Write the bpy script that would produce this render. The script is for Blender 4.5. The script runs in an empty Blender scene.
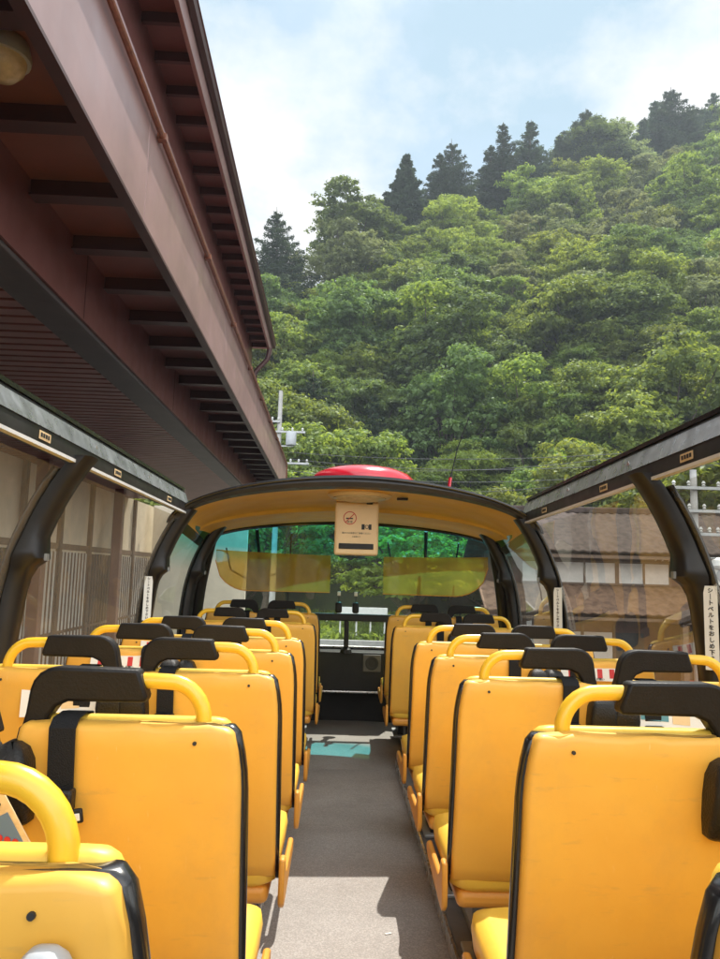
import bpy, math, random
import numpy as np
from mathutils import Vector, Matrix, Euler
R = math.radians
random.seed(7); rng = np.random.default_rng(11)
SC = bpy.context.scene
COL = SC.collection

# ---------------------------------------------------------------- camera
F = 2.35                      # upper deck floor above the street
CZ = F + 1.20                 # eye height
CX = -0.065
cam_d = bpy.data.cameras.new('camera'); cam = bpy.data.objects.new('camera', cam_d); COL.objects.link(cam)
cam_d.sensor_fit = 'HORIZONTAL'; cam_d.sensor_width = 36.0; cam_d.lens = 38.8
cam_d.clip_start = 0.02; cam_d.clip_end = 3000
cam.matrix_world = (Matrix.Translation((CX, 0, CZ)) @ Matrix.Rotation(R(-1.03), 4, 'Z')
                    @ Matrix.Rotation(R(90 + 7.85), 4, 'X') @ Matrix.Rotation(R(1.6), 4, 'Z'))
SC.camera = cam

# ---------------------------------------------------------------- sky, sun, exposure
SUN_EL, SUN_AZ = 58.0, 17.0   # azimuth measured from +Y (straight ahead) towards +X
world = bpy.data.worlds.new('World'); SC.world = world; world.use_nodes = True
wt = world.node_tree; wt.nodes.clear()
def wn(t, **k):
    n = wt.nodes.new(t)
    for a, b in k.items(): setattr(n, a, b)
    return n
w_out = wn('ShaderNodeOutputWorld'); w_bg = wn('ShaderNodeBackground'); w_bg.inputs['Strength'].default_value = 0.11
sky = wn('ShaderNodeTexSky', sky_type='NISHITA', sun_disc=False)
sky.sun_elevation = R(SUN_EL); sky.sun_rotation = R(SUN_AZ); sky.altitude = 300; sky.dust_density = 1.6; sky.ozone_density = 1.2
tc = wn('ShaderNodeTexCoord'); sep = wn('ShaderNodeSeparateXYZ'); wt.links.new(tc.outputs['Generated'], sep.inputs[0])
zadd = wn('ShaderNodeMath', operation='ADD'); zadd.inputs[1].default_value = 0.35; wt.links.new(sep.outputs['Z'], zadd.inputs[0])
zmax = wn('ShaderNodeMath', operation='MAXIMUM'); zmax.inputs[1].default_value = 0.05; wt.links.new(zadd.outputs[0], zmax.inputs[0])
dx = wn('ShaderNodeMath', operation='DIVIDE'); dy = wn('ShaderNodeMath', operation='DIVIDE')
wt.links.new(sep.outputs['X'], dx.inputs[0]); wt.links.new(zmax.outputs[0], dx.inputs[1])
wt.links.new(sep.outputs['Y'], dy.inputs[0]); wt.links.new(zmax.outputs[0], dy.inputs[1])
cmb = wn('ShaderNodeCombineXYZ'); wt.links.new(dx.outputs[0], cmb.inputs[0]); wt.links.new(dy.outputs[0], cmb.inputs[1])
cmb.inputs[2].default_value = 3.7
nz = wn('ShaderNodeTexNoise'); nz.inputs['Scale'].default_value = 2.3; nz.inputs['Detail'].default_value = 9; nz.inputs['Roughness'].default_value = 0.56; nz.inputs['Distortion'].default_value = 0.25
wt.links.new(cmb.outputs[0], nz.inputs['Vector'])
cr = wn('ShaderNodeValToRGB'); cr.color_ramp.elements[0].position = 0.36; cr.color_ramp.elements[0].color = (0.65,)*3 + (1,)
cr.color_ramp.elements[1].position = 0.56; cr.color_ramp.elements[1].color = (1, 1, 1, 1)
wt.links.new(nz.outputs['Fac'], cr.inputs['Fac'])
nz2 = wn('ShaderNodeTexNoise'); nz2.inputs['Scale'].default_value = 2.1; nz2.inputs['Detail'].default_value = 9; nz2.inputs['Roughness'].default_value = 0.6
mp = wn('ShaderNodeMapping'); mp.inputs['Location'].default_value = (3.3, 13.7, 2.3); wt.links.new(cmb.outputs[0], mp.inputs[0]); wt.links.new(mp.outputs[0], nz2.inputs['Vector'])
cr2 = wn('ShaderNodeValToRGB'); cr2.color_ramp.elements[0].position = 0.36; cr2.color_ramp.elements[0].color = (2.5, 3.5, 4.25, 1)
cr2.color_ramp.elements[1].position = 0.55; cr2.color_ramp.elements[1].color = (5.8, 5.7, 5.6, 1)
wt.links.new(nz2.outputs['Fac'], cr2.inputs['Fac'])
mixw = wn('ShaderNodeMixRGB'); wt.links.new(cr.outputs['Color'], mixw.inputs['Fac']); wt.links.new(sky.outputs[0], mixw.inputs['Color1']); wt.links.new(cr2.outputs['Color'], mixw.inputs['Color2'])
# sky behind the viewer brightened, added as fill light for the seat backs
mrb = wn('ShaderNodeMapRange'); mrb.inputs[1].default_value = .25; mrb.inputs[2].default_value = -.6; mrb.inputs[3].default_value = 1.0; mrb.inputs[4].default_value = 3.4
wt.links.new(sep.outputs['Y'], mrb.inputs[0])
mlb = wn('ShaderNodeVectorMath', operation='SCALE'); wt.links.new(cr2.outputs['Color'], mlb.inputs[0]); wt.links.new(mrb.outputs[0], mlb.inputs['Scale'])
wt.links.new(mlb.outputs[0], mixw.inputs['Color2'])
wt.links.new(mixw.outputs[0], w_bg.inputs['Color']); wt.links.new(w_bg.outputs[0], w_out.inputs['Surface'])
sunv = Vector((math.sin(R(SUN_AZ)) * math.cos(R(SUN_EL)), math.cos(R(SUN_AZ)) * math.cos(R(SUN_EL)), math.sin(R(SUN_EL))))
sd = bpy.data.lights.new('sun', 'SUN'); sd.energy = 3.7; sd.angle = R(0.53); sd.color = (1.0, 0.95, 0.86)
sun = bpy.data.objects.new('sun', sd); COL.objects.link(sun); sun.location = (20, 60, 90)
sun.rotation_euler = (-sunv).to_track_quat('-Z', 'Y').to_euler()
SC.view_settings.view_transform = 'Standard'; SC.view_settings.look = 'None'; SC.view_settings.gamma = 1
SC.view_settings.use_curve_mapping = False; SC.view_settings.exposure = 0.80
SC.render.engine = 'CYCLES'
cy = SC.cycles; cy.use_denoising = True; cy.max_bounces = 10; cy.transparent_max_bounces = 24; cy.diffuse_bounces = 4; cy.glossy_bounces = 4
cy.transmission_bounces = 6; cy.caustics_reflective = False; cy.caustics_refractive = False; cy.sample_clamp_indirect = 6; cy.volume_bounces = 0

# ---------------------------------------------------------------- materials
MATS = {}
def mat(name, col=(.5, .5, .5), rough=.5, metal=0, spec=.5, noise=0, nscale=8, bump=0, bscale=40, col2=None, coat=0, sheen=0, rvar=0):
    m = bpy.data.materials.new(name); m.use_nodes = True; nt = m.node_tree; b = nt.nodes['Principled BSDF']
    b.inputs['Base Color'].default_value = (*col, 1); b.inputs['Roughness'].default_value = rough; b.inputs['Metallic'].default_value = metal
    b.inputs['Specular IOR Level'].default_value = spec; b.inputs['Coat Weight'].default_value = coat; b.inputs['Coat Roughness'].default_value = .15
    t = nt.nodes.new('ShaderNodeTexCoord')
    if noise or col2:
        n = nt.nodes.new('ShaderNodeTexNoise'); n.inputs['Scale'].default_value = nscale; n.inputs['Detail'].default_value = 6; n.inputs['Roughness'].default_value = .62
        nt.links.new(t.outputs['Object'], n.inputs['Vector'])
        r = nt.nodes.new('ShaderNodeValToRGB'); nt.links.new(n.outputs['Fac'], r.inputs['Fac'])
        c2 = col2 or tuple(min(1, c * (1 - noise)) for c in col); c1 = col if col2 else tuple(min(1, c * (1 + noise)) for c in col)
        r.color_ramp.elements[0].position = .3; r.color_ramp.elements[1].position = .7
        r.color_ramp.elements[0].color = (*c2, 1); r.color_ramp.elements[1].color = (*c1, 1)
        nt.links.new(r.outputs[0], b.inputs['Base Color'])
    if rvar:
        n3 = nt.nodes.new('ShaderNodeTexNoise'); n3.inputs['Scale'].default_value = nscale * 1.7; n3.inputs['Detail'].default_value = 5
        nt.links.new(t.outputs['Object'], n3.inputs['Vector'])
        mr = nt.nodes.new('ShaderNodeMapRange'); mr.inputs[1].default_value = .3; mr.inputs[2].default_value = .7
        mr.inputs[3].default_value = rough - rvar; mr.inputs[4].default_value = rough + rvar
        nt.links.new(n3.outputs['Fac'], mr.inputs[0]); nt.links.new(mr.outputs[0], b.inputs['Roughness'])
    if bump:
        n2 = nt.nodes.new('ShaderNodeTexNoise'); n2.inputs['Scale'].default_value = bscale; n2.inputs['Detail'].default_value = 4
        nt.links.new(t.outputs['Object'], n2.inputs['Vector'])
        bp = nt.nodes.new('ShaderNodeBump'); bp.inputs['Strength'].default_value = bump; bp.inputs['Distance'].default_value = .01
        nt.links.new(n2.outputs['Fac'], bp.inputs['Height']); nt.links.new(bp.outputs[0], b.inputs['Normal'])
    MATS[name] = m; return m

def glass(name, tint=(.93, .95, .94), top=None, z0=0, z1=1, refl=1.0, ior=1.5, veil=0, dcol=(.70, .62, .50)):
    """thin pane: tinted transparency plus fresnel mirror; optional sun band that fades between world heights z0 and z1"""
    m = bpy.data.materials.new(name); m.use_nodes = True; nt = m.node_tree; nt.nodes.clear()
    o = nt.nodes.new('ShaderNodeOutputMaterial'); tr = nt.nodes.new('ShaderNodeBsdfTransparent'); gl = nt.nodes.new('ShaderNodeBsdfGlossy')
    gl.inputs['Roughness'].default_value = .02; tr.inputs['Color'].default_value = (*tint, 1)
    fr = nt.nodes.new('ShaderNodeFresnel'); fr.inputs['IOR'].default_value = ior
    mul = nt.nodes.new('ShaderNodeMath'); mul.operation = 'MULTIPLY'; mul.inputs[1].default_value = refl; mul.use_clamp = True
    nt.links.new(fr.outputs[0], mul.inputs[0])
    mx = nt.nodes.new('ShaderNodeMixShader'); nt.links.new(mul.outputs[0], mx.inputs[0]); nt.links.new(tr.outputs[0], mx.inputs[1]); nt.links.new(gl.outputs[0], mx.inputs[2])
    if veil:          # a thin diffuse veil; on side and amber panes it imitates reflections
        df = nt.nodes.new('ShaderNodeBsdfDiffuse'); tl = nt.nodes.new('ShaderNodeBsdfTranslucent')
        df.inputs['Color'].default_value = tl.inputs['Color'].default_value = (*dcol, 1)
        dm = nt.nodes.new('ShaderNodeMixShader'); dm.inputs[0].default_value = .5; nt.links.new(df.outputs[0], dm.inputs[1]); nt.links.new(tl.outputs[0], dm.inputs[2])
        t_ = nt.nodes.new('ShaderNodeTexCoord'); n_ = nt.nodes.new('ShaderNodeTexNoise'); n_.inputs['Scale'].default_value = 3; n_.inputs['Detail'].default_value = 7
        nt.links.new(t_.outputs['Object'], n_.inputs['Vector'])
        q_ = nt.nodes.new('ShaderNodeMapRange'); q_.inputs[1].default_value = .3; q_.inputs[2].default_value = .7; q_.inputs[3].default_value = veil*.7; q_.inputs[4].default_value = veil*1.3
        nt.links.new(n_.outputs['Fac'], q_.inputs[0])
        m3 = nt.nodes.new('ShaderNodeMixShader'); nt.links.new(q_.outputs[0], m3.inputs[0]); nt.links.new(mx.outputs[0], m3.inputs[1]); nt.links.new(dm.outputs[0], m3.inputs[2]); mx = m3
    nt.links.new(mx.outputs[0], o.inputs['Surface'])
    if top:
        t = nt.nodes.new('ShaderNodeTexCoord'); s = nt.nodes.new('ShaderNodeSeparateXYZ'); nt.links.new(t.outputs['Object'], s.inputs[0])
        mr = nt.nodes.new('ShaderNodeMapRange'); mr.inputs[1].default_value = z0; mr.inputs[2].default_value = z1; nt.links.new(s.outputs['Z'], mr.inputs[0])
        mc = nt.nodes.new('ShaderNodeMixRGB'); mc.inputs['Color1'].default_value = (*tint, 1); mc.inputs['Color2'].default_value = (*top, 1)
        nt.links.new(mr.outputs[0], mc.inputs['Fac']); nt.links.new(mc.outputs[0], tr.inputs['Color'])
    MATS[name] = m; return m

mat('seat_yellow', (.84, .46, .068), .48, noise=.07, nscale=4, bump=.55, bscale=5, col2=(.78, .40, .055), rvar=.12, coat=.04)
def wear(name, grime, amt=.35):
    """old skin: blotches of ingrained dirt and short scuffs in the paint layer"""
    m = MATS[name]; nt = m.node_tree; b = nt.nodes['Principled BSDF']; src = b.inputs['Base Color'].links[0].from_socket
    t = nt.nodes.new('ShaderNodeTexCoord'); geo = nt.nodes.new('ShaderNodeObjectInfo')
    add = nt.nodes.new('ShaderNodeVectorMath'); add.operation = 'ADD'; nt.links.new(t.outputs['Object'], add.inputs[0])
    sc = nt.nodes.new('ShaderNodeVectorMath'); sc.operation = 'SCALE'; sc.inputs['Scale'].default_value = 37; nt.links.new(geo.outputs['Location'], sc.inputs[0]); nt.links.new(sc.outputs[0], add.inputs[1])
    out = src
    for scale, stretch, lo, hi, a, col in ((5, (1, 1, .7), .50, .74, amt, grime), (34, (.35, 1, 1.6), .60, .70, amt*.8, grime), (60, (1.8, 1, .3), .66, .74, amt*.9, (.92, .70, .36))):
        mp = nt.nodes.new('ShaderNodeMapping'); mp.inputs['Scale'].default_value = stretch; nt.links.new(add.outputs[0], mp.inputs[0])
        n = nt.nodes.new('ShaderNodeTexNoise'); n.inputs['Scale'].default_value = scale; n.inputs['Detail'].default_value = 8; n.inputs['Roughness'].default_value = .65; nt.links.new(mp.outputs[0], n.inputs['Vector'])
        r = nt.nodes.new('ShaderNodeMapRange'); r.inputs[1].default_value = lo; r.inputs[2].default_value = hi; r.inputs[3].default_value = 0; r.inputs[4].default_value = a; nt.links.new(n.outputs['Fac'], r.inputs[0])
        mx = nt.nodes.new('ShaderNodeMixRGB'); nt.links.new(r.outputs[0], mx.inputs['Fac']); nt.links.new(out, mx.inputs['Color1']); mx.inputs['Color2'].default_value = (*col, 1); out = mx.outputs[0]
    nt.links.new(out, b.inputs['Base Color'])
wear('seat_yellow', (.52, .30, .09), .38)
mat('seat_front', (.88, .56, .07), .45, bump=.3, bscale=12, noise=.06, nscale=9)
mat('handle_yellow', (.88, .52, .03), .33, coat=.35, noise=.04)
mat('orange', (.72, .33, .05), .45, noise=.08, bump=.15, bscale=15)
mat('black', (.012, .011, .010), .45, spec=.35, bump=.3, bscale=220, noise=.3, rvar=.08)
mat('pad_black', (.010, .0085, .008), .5, spec=.3, bump=.15, bscale=200, noise=.3, nscale=14)
mat('black_gloss', (.015, .014, .014), .22, noise=.3, coat=.3, rvar=.06)
mat('webbing', (.012, .012, .013), .75, spec=.3, bump=.5, bscale=400)
mat('bus_black', (.018, .016, .015), .4, spec=.4, noise=.35, nscale=6, rvar=.08)
mat('rail_grey', (.30, .31, .32), .32, metal=.55, noise=.35, nscale=11, rvar=.12)
mat('strip_white', (.72, .71, .68), .35, noise=.1)
mat('silver', (.68, .68, .67), .28, metal=.85, noise=.06, rvar=.08)
mat('pillar', (.014, .012, .011), .38, spec=.35, noise=.3, nscale=10, rvar=.08)
mat('ceiling', (.97, .56, .075), .5, noise=.10, nscale=4, bump=.1, bscale=20, rvar=.08)
mat('label_white', (.78, .77, .72), .5, noise=.05)
mat('label_amber', (.75, .55, .30), .5, noise=.2, nscale=60)
mat('ink', (.02, .02, .02), .6)
mat('ink_red', (.55, .03, .03), .6)
mat('ink_teal', (.10, .28, .33), .6)
mat('paint_blue', (.12, .2, .32), .6)
mat('red', (.62, .012, .03), .18, coat=.6, noise=.05)
mat('box_cream', (.80, .58, .30), .45, noise=.06, nscale=5)
mat('lamp_lens', (.62, .50, .30), .25, noise=.15, nscale=30)
mat('grey_plastic', (.42, .44, .46), .35, noise=.08)
mat('wall_grey', (.12, .115, .11), .6, noise=.2, bump=.2)
mat('bus_paint', (.60, .06, .05), .25, coat=.6, noise=.04)
mat('rubber', (.015, .015, .015), .8)
mat('brown_metal', (.19, .075, .066), .38, noise=.14, nscale=2.5, rvar=.08, coat=.1)
mat('brown_dark', (.075, .030, .028), .45, noise=.2, nscale=3)
mat('brown_fascia', (.36, .22, .205), .36, noise=.13, nscale=1.8, rvar=.08, coat=.15)
mat('beam_grey', (.075, .062, .062), .5, noise=.2, nscale=3)
mat('copper', (.26, .10, .06), .4, noise=.3, nscale=20)
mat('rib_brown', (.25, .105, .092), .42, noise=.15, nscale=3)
mat('cream_wall', (.84, .74, .58), .7, noise=.12, nscale=2)
mat('plaster', (.46, .43, .38), .8, noise=.14, nscale=3)
mat('wood', (.12, .075, .05), .6, noise=.3, nscale=6)
mat('wood_red', (.09, .034, .026), .6, noise=.3, nscale=5)
mat('concrete', (.42, .41, .39), .8, noise=.15, nscale=6, bump=.2)
mat('white_paint', (.78, .78, .76), .5, noise=.06)
mat('curtain', (.66, .64, .60), .8, noise=.12, nscale=4)
mat('dark_glass', (.05, .055, .06), .08, noise=.2)
mat('insul', (.55, .55, .52), .3)
mat('wire', (.10, .10, .10), .6)
mat('steel', (.35, .36, .36), .45, metal=.5, noise=.15)
mat('asphalt', (.060, .060, .062), .9, noise=.3, nscale=1.2, bump=.5, bscale=70)
mat('soil', (.035, .05, .015), .95, noise=.5, nscale=.5)
mat('bark', (.10, .075, .055), .9, noise=.35, nscale=5, bump=.5)

def tile_mat(name, c1, c2, sx, sy):
    m = mat(name, c1, .85, spec=.15, noise=.2, nscale=3); nt = m.node_tree; b = nt.nodes['Principled BSDF']
    t = nt.nodes['Texture Coordinate'] if 'Texture Coordinate' in nt.nodes else nt.nodes.new('ShaderNodeTexCoord')
    wv = nt.nodes.new('ShaderNodeTexNoise'); wv.inputs['Scale'].default_value = 5
    nt.links.new(t.outputs['Object'], wv.inputs['Vector'])
    r = nt.nodes.new('ShaderNodeValToRGB'); r.color_ramp.elements[0].color = (*c2, 1); r.color_ramp.elements[1].color = (*c1, 1)
    r.color_ramp.elements[0].position = .35; r.color_ramp.elements[1].position = .62
    nt.links.new(wv.outputs['Fac'], r.inputs['Fac']); nt.links.new(r.outputs[0], b.inputs['Base Color'])
    return m
tile_mat('roof_tan', (.24, .15, .10), (.14, .085, .06), 1, 1)
tile_mat('roof_tile', (.085, .062, .052), (.045, .033, .028), 1, 1)

def floor_mat():
    m = mat('vinyl', (.17, .155, .145), .62); nt = m.node_tree; b = nt.nodes['Principled BSDF']; t = nt.nodes.new('ShaderNodeTexCoord')
    n = nt.nodes.new('ShaderNodeTexNoise'); n.inputs['Scale'].default_value = 190; n.inputs['Detail'].default_value = 3
    n2 = nt.nodes.new('ShaderNodeTexNoise'); n2.inputs['Scale'].default_value = 2.3; n2.inputs['Detail'].default_value = 7
    for q in (n, n2): nt.links.new(t.outputs['Object'], q.inputs['Vector'])
    r = nt.nodes.new('ShaderNodeValToRGB'); nt.links.new(n.outputs['Fac'], r.inputs['Fac'])
    e = r.color_ramp.elements; e[0].position = .36; e[0].color = (.255, .23, .21, 1); e[1].position = .52; e[1].color = (.32, .29, .265, 1)
    e2 = r.color_ramp.elements.new(.68); e2.color = (.42, .385, .35, 1)
    r2 = nt.nodes.new('ShaderNodeValToRGB'); nt.links.new(n2.outputs['Fac'], r2.inputs['Fac'])
    r2.color_ramp.elements[0].position = .3; r2.color_ramp.elements[0].color = (.80, .78, .76, 1); r2.color_ramp.elements[1].position = .65
    mx = nt.nodes.new('ShaderNodeMixRGB'); mx.blend_type = 'MULTIPLY'; mx.inputs['Fac'].default_value = 1
    nt.links.new(r.outputs[0], mx.inputs['Color1']); nt.links.new(r2.outputs[0], mx.inputs['Color2']); nt.links.new(mx.outputs[0], b.inputs['Base Color'])
    bp = nt.nodes.new('ShaderNodeBump'); bp.inputs['Strength'].default_value = .25; bp.inputs['Distance'].default_value = .002
    nt.links.new(n.outputs['Fac'], bp.inputs['Height']); nt.links.new(bp.outputs[0], b.inputs['Normal'])
floor_mat(); wear('vinyl', (.13, .11, .09), .30)
glass('side_glass', (.90, .88, .82), refl=.24, veil=.022)
glass('side_glass_pale', (.88, .84, .75), refl=.36, veil=.18, dcol=(.80, .70, .56))  # tan veil painted in for pale reflections on the station-side panes
glass('front_glass', (.88, .92, .88), top=(.13, .70, .78), z0=CZ + .15, z1=CZ + .29, refl=.4, veil=.02)
glass('quarter_glass', (.86, .90, .86), top=(.10, .62, .58), z0=CZ + .08, z1=CZ + .30, refl=.5, veil=.05)
glass('amber_reflection', (.95, .68, .22), refl=.5, veil=.52, dcol=(.92, .56, .10))  # colour imitates the seats' yellow reflection in the windscreen

def leaf_mat(name, d, t, var=.35):
    m = bpy.data.materials.new(name); m.use_nodes = True; nt = m.node_tree; nt.nodes.clear()
    o = nt.nodes.new('ShaderNodeOutputMaterial'); df = nt.nodes.new('ShaderNodeBsdfDiffuse'); tl = nt.nodes.new('ShaderNodeBsdfTranslucent'); gs = nt.nodes.new('ShaderNodeBsdfGlossy')
    gs.inputs['Roughness'].default_value = .45; gs.inputs['Color'].default_value = (.5, .55, .5, 1)
    tcn = nt.nodes.new('ShaderNodeTexCoord'); oi = nt.nodes.new('ShaderNodeObjectInfo')
    n = nt.nodes.new('ShaderNodeTexNoise'); n.inputs['Scale'].default_value = .9; n.inputs['Detail'].default_value = 5; nt.links.new(tcn.outputs['Object'], n.inputs['Vector'])
    hs = []
    for sh, col in ((df, d), (tl, t)):
        h = nt.nodes.new('ShaderNodeHueSaturation'); h.inputs['Color'].default_value = (*col, 1)
        a = nt.nodes.new('ShaderNodeMapRange'); a.inputs[1].default_value = 0; a.inputs[2].default_value = 1; a.inputs[3].default_value = .474; a.inputs[4].default_value = .503
        nt.links.new(oi.outputs['Random'], a.inputs[0]); nt.links.new(a.outputs[0], h.inputs['Hue'])
        v = nt.nodes.new('ShaderNodeMapRange'); v.inputs[1].default_value = .3; v.inputs[2].default_value = .7; v.inputs[3].default_value = 1 - var; v.inputs[4].default_value = 1 + var
        nt.links.new(n.outputs['Fac'], v.inputs[0])
        v2 = nt.nodes.new('ShaderNodeMapRange'); v2.inputs[3].default_value = .75; v2.inputs[4].default_value = 1.25; nt.links.new(oi.outputs['Random'], v2.inputs[0])
        mm = nt.nodes.new('ShaderNodeMath'); mm.operation = 'MULTIPLY'; nt.links.new(v.outputs[0], mm.inputs[0]); nt.links.new(v2.outputs[0], mm.inputs[1])
        nt.links.new(mm.outputs[0], h.inputs['Value']); nt.links.new(h.outputs[0], sh.inputs['Color'])
    mx = nt.nodes.new('ShaderNodeMixShader'); mx.inputs[0].default_value = .46
    nt.links.new(df.outputs[0], mx.inputs[1]); nt.links.new(tl.outputs[0], mx.inputs[2])
    m2 = nt.nodes.new('ShaderNodeMixShader'); m2.inputs[0].default_value = .04; nt.links.new(mx.outputs[0], m2.inputs[1]); nt.links.new(gs.outputs[0], m2.inputs[2])
    nt.links.new(m2.outputs[0], o.inputs['Surface']); MATS[name] = m; return m
leaf_mat('leaf_mid', (.12, .175, .042), (.34, .46, .06))
leaf_mat('leaf_light', (.15, .21, .045), (.42, .54, .065))
leaf_mat('leaf_olive', (.17, .20, .09), (.32, .38, .12))
leaf_mat('leaf_dark', (.09, .14, .045), (.22, .33, .06))
leaf_mat('needle', (.055, .085, .050), (.07, .11, .05), .3)

# ---------------------------------------------------------------- mesh helpers
class MB:
    def __init__(s): s.v = []; s.f = []
    def add(s, v, f):
        n = len(s.v); s.v += [tuple(p) for p in v]; s.f += [tuple(i + n for i in q) for q in f]; return s
    def box(s, x0, x1, y0, y1, z0, z1, M=None):
        v = [Vector(p) for p in ((x0,y0,z0),(x1,y0,z0),(x1,y1,z0),(x0,y1,z0),(x0,y0,z1),(x1,y0,z1),(x1,y1,z1),(x0,y1,z1))]
        if M: v = [M @ p for p in v]
        return s.add(v, [(3,2,1,0),(4,5,6,7),(0,1,5,4),(1,2,6,5),(2,3,7,6),(3,0,4,7)])
    def prism(s, poly, fn, a, b):
        """poly of 2-D points, fn(u,v,t)->3-D, thickness t from a to b"""
        n = len(poly); v = [fn(u, w, a) for u, w in poly] + [fn(u, w, b) for u, w in poly]
        f = [tuple(range(n))[::-1], tuple(range(n, 2*n))] + [(i, (i+1) % n, (i+1) % n + n, i + n) for i in range(n)]
        return s.add(v, f)
    def loft(s, rings, cap=True, closed=True):
        n = len(rings[0]); v = [p for r in rings for p in r]; f = []
        for k in range(len(rings) - 1):
            for i in range(n if closed else n - 1):
                j = (i + 1) % n; f.append((k*n+i, k*n+j, (k+1)*n+j, (k+1)*n+i))
        if cap and closed: f += [tuple(range(n))[::-1], tuple(range((len(rings)-1)*n, len(rings)*n))]
        return s.add(v, f)
    def tube(s, path, r, seg=10, cap=True):
        path = [Vector(p) for p in path]; rr = r if isinstance(r, (list, tuple)) else [r] * len(path); rings = []; nrm = None
        for i, p in enumerate(path):
            t = (path[min(i+1, len(path)-1)] - path[max(i-1, 0)]).normalized()
            if nrm is None:
                nrm = t.cross(Vector((0, 0, 1)) if abs(t.z) < .9 else Vector((1, 0, 0))).normalized()
            else: nrm = (nrm - t * nrm.dot(t)).normalized()
            b = t.cross(nrm)
            rings.append([p + (nrm * math.cos(a) + b * math.sin(a)) * rr[i] for a in [2*math.pi*k/seg for k in range(seg)]])
        return s.loft(rings, cap)
    def grid(s, fn, nu, nv):
        v = [fn(i/nu, j/nv) for j in range(nv+1) for i in range(nu+1)]
        return s.add(v, [(j*(nu+1)+i, j*(nu+1)+i+1, (j+1)*(nu+1)+i+1, (j+1)*(nu+1)+i) for j in range(nv) for i in range(nu)])
    def lathe(s, prof, c, seg=24):
        rings = [[(c[0]+r*math.cos(a), c[1]+r*math.sin(a), c[2]+z) for a in [2*math.pi*k/seg for k in range(seg)]] for r, z in prof]
        return s.loft(rings)
    def build(s, name, m, parent=None, bevel=0, smooth=True, ang=38, seg=2, thick=0, sub=0):
        me = bpy.data.meshes.new(name); me.from_pydata(s.v, [], s.f); me.materials.append(MATS[m])
        if smooth:
            me.polygons.foreach_set('use_smooth', [True] * len(me.polygons))
            me.update(); me.set_sharp_from_angle(angle=R(ang))
        me.update()
        o = bpy.data.objects.new(name, me); COL.objects.link(o)
        if thick: q = o.modifiers.new('thick', 'SOLIDIFY'); q.thickness = thick; q.offset = 0
        if bevel: q = o.modifiers.new('bevel', 'BEVEL'); q.width = bevel; q.segments = seg; q.limit_method = 'ANGLE'; q.angle_limit = R(35)
        if sub: q = o.modifiers.new('sub', 'SUBSURF'); q.levels = sub; q.render_levels = sub
        if parent: o.parent = parent
        return o
def tag(o, label=None, cat=None, group=None, kind=None):
    if label: o['label'] = label
    if cat: o['category'] = cat
    if group: o['group'] = group
    if kind: o['kind'] = kind
    return o
def empty(name, loc=(0, 0, 0), rz=0):
    o = bpy.data.objects.new(name, None); COL.objects.link(o); o.location = loc; o.rotation_euler = (0, 0, rz); o.empty_display_size = .2; return o
KIDS = {}
def copy_tree(o, parent=None):
    c = o.copy(); COL.objects.link(c)
    if parent: c.parent = parent
    for ch in list(o.children): copy_tree(ch, c)
    return c
def arc(cx, cz, r, a0, a1, n):
    return [(cx + r*math.cos(R(a0+(a1-a0)*i/n)), cz + r*math.sin(R(a0+(a1-a0)*i/n))) for i in range(n+1)]
def rrect(w, h, r, n=4, cx=0, cz=0):
    p = []
    for sx, sz, a in ((1, 1, 0), (-1, 1, 90), (-1, -1, 180), (1, -1, 270)):
        p += arc(cx + sx*(w/2-r), cz + sz*(h/2-r), r, a, a+90, n)
    return p
def text_mesh(txt, size, name, m, parent, M, align='CENTER', bold=0, spacing=1.0, line=1.0, depth=.0006):
    cu = bpy.data.curves.new('txt', 'FONT'); cu.body = txt; cu.size = size; cu.align_x = align; cu.align_y = 'CENTER'; cu.extrude = depth
    cu.offset = bold; cu.space_line = line; cu.space_character = spacing; cu.resolution_u = 3
    t = bpy.data.objects.new('txt', cu); COL.objects.link(t)
    me = bpy.data.meshes.new_from_object(t.evaluated_get(bpy.context.evaluated_depsgraph_get()))
    bpy.data.objects.remove(t); bpy.data.curves.remove(cu)
    me.materials.clear(); me.materials.append(MATS[m]); me.transform(M)
    o = bpy.data.objects.new(name, me); COL.objects.link(o); o.parent = parent; return o

# ================================================================ SETTING
def crest(x):
    xs = [-120, -45, -9, 11, 40, 72, 130, 220]; ys = [58, 63, 81, 107, 125, 142, 157, 163]
    return float(np.interp(x, xs, ys))
Y0, SL = 44.0, .80
def H(x, y):
    y0 = Y0 - .18 * max(0, x - 12)
    t = y - y0; c = crest(x) - y0
    if t <= 0: return 0.0
    h = SL * min(t, c) - .35 * max(0, t - c)
    h += 1.6 * math.sin(x * .13 + y * .07) * min(1, t / 20) + 1.1 * math.sin(x * .31 - y * .19) * min(1, t / 20)
    return max(h, 0) if t < 6 else h
def ground_fn(u, v):
    x = -260 + 560 * u; y = -120 + 520 * v
    return (x, y, max(H(x, y), -2) if y < 330 else H(x, 330) - .1)
g = MB(); g.add([(-900, -900, -.02), (900, -900, -.02), (900, 1500, -.02), (-900, 1500, -.02)], [(0, 1, 2, 3)])
tag(g.build('ground', 'asphalt', smooth=False), kind='structure')
def hill_fn(u, v):
    x = -150 + 330 * u; y = 20 + 210 * v; h = H(x, y)
    return (x, y, h - .3 if h <= 0.01 else h)
tag(MB().grid(hill_fn, 110, 80).build('hill', 'soil'), kind='structure')
# road marking sheets on the plaza
for i in range(7):
    pass

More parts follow.
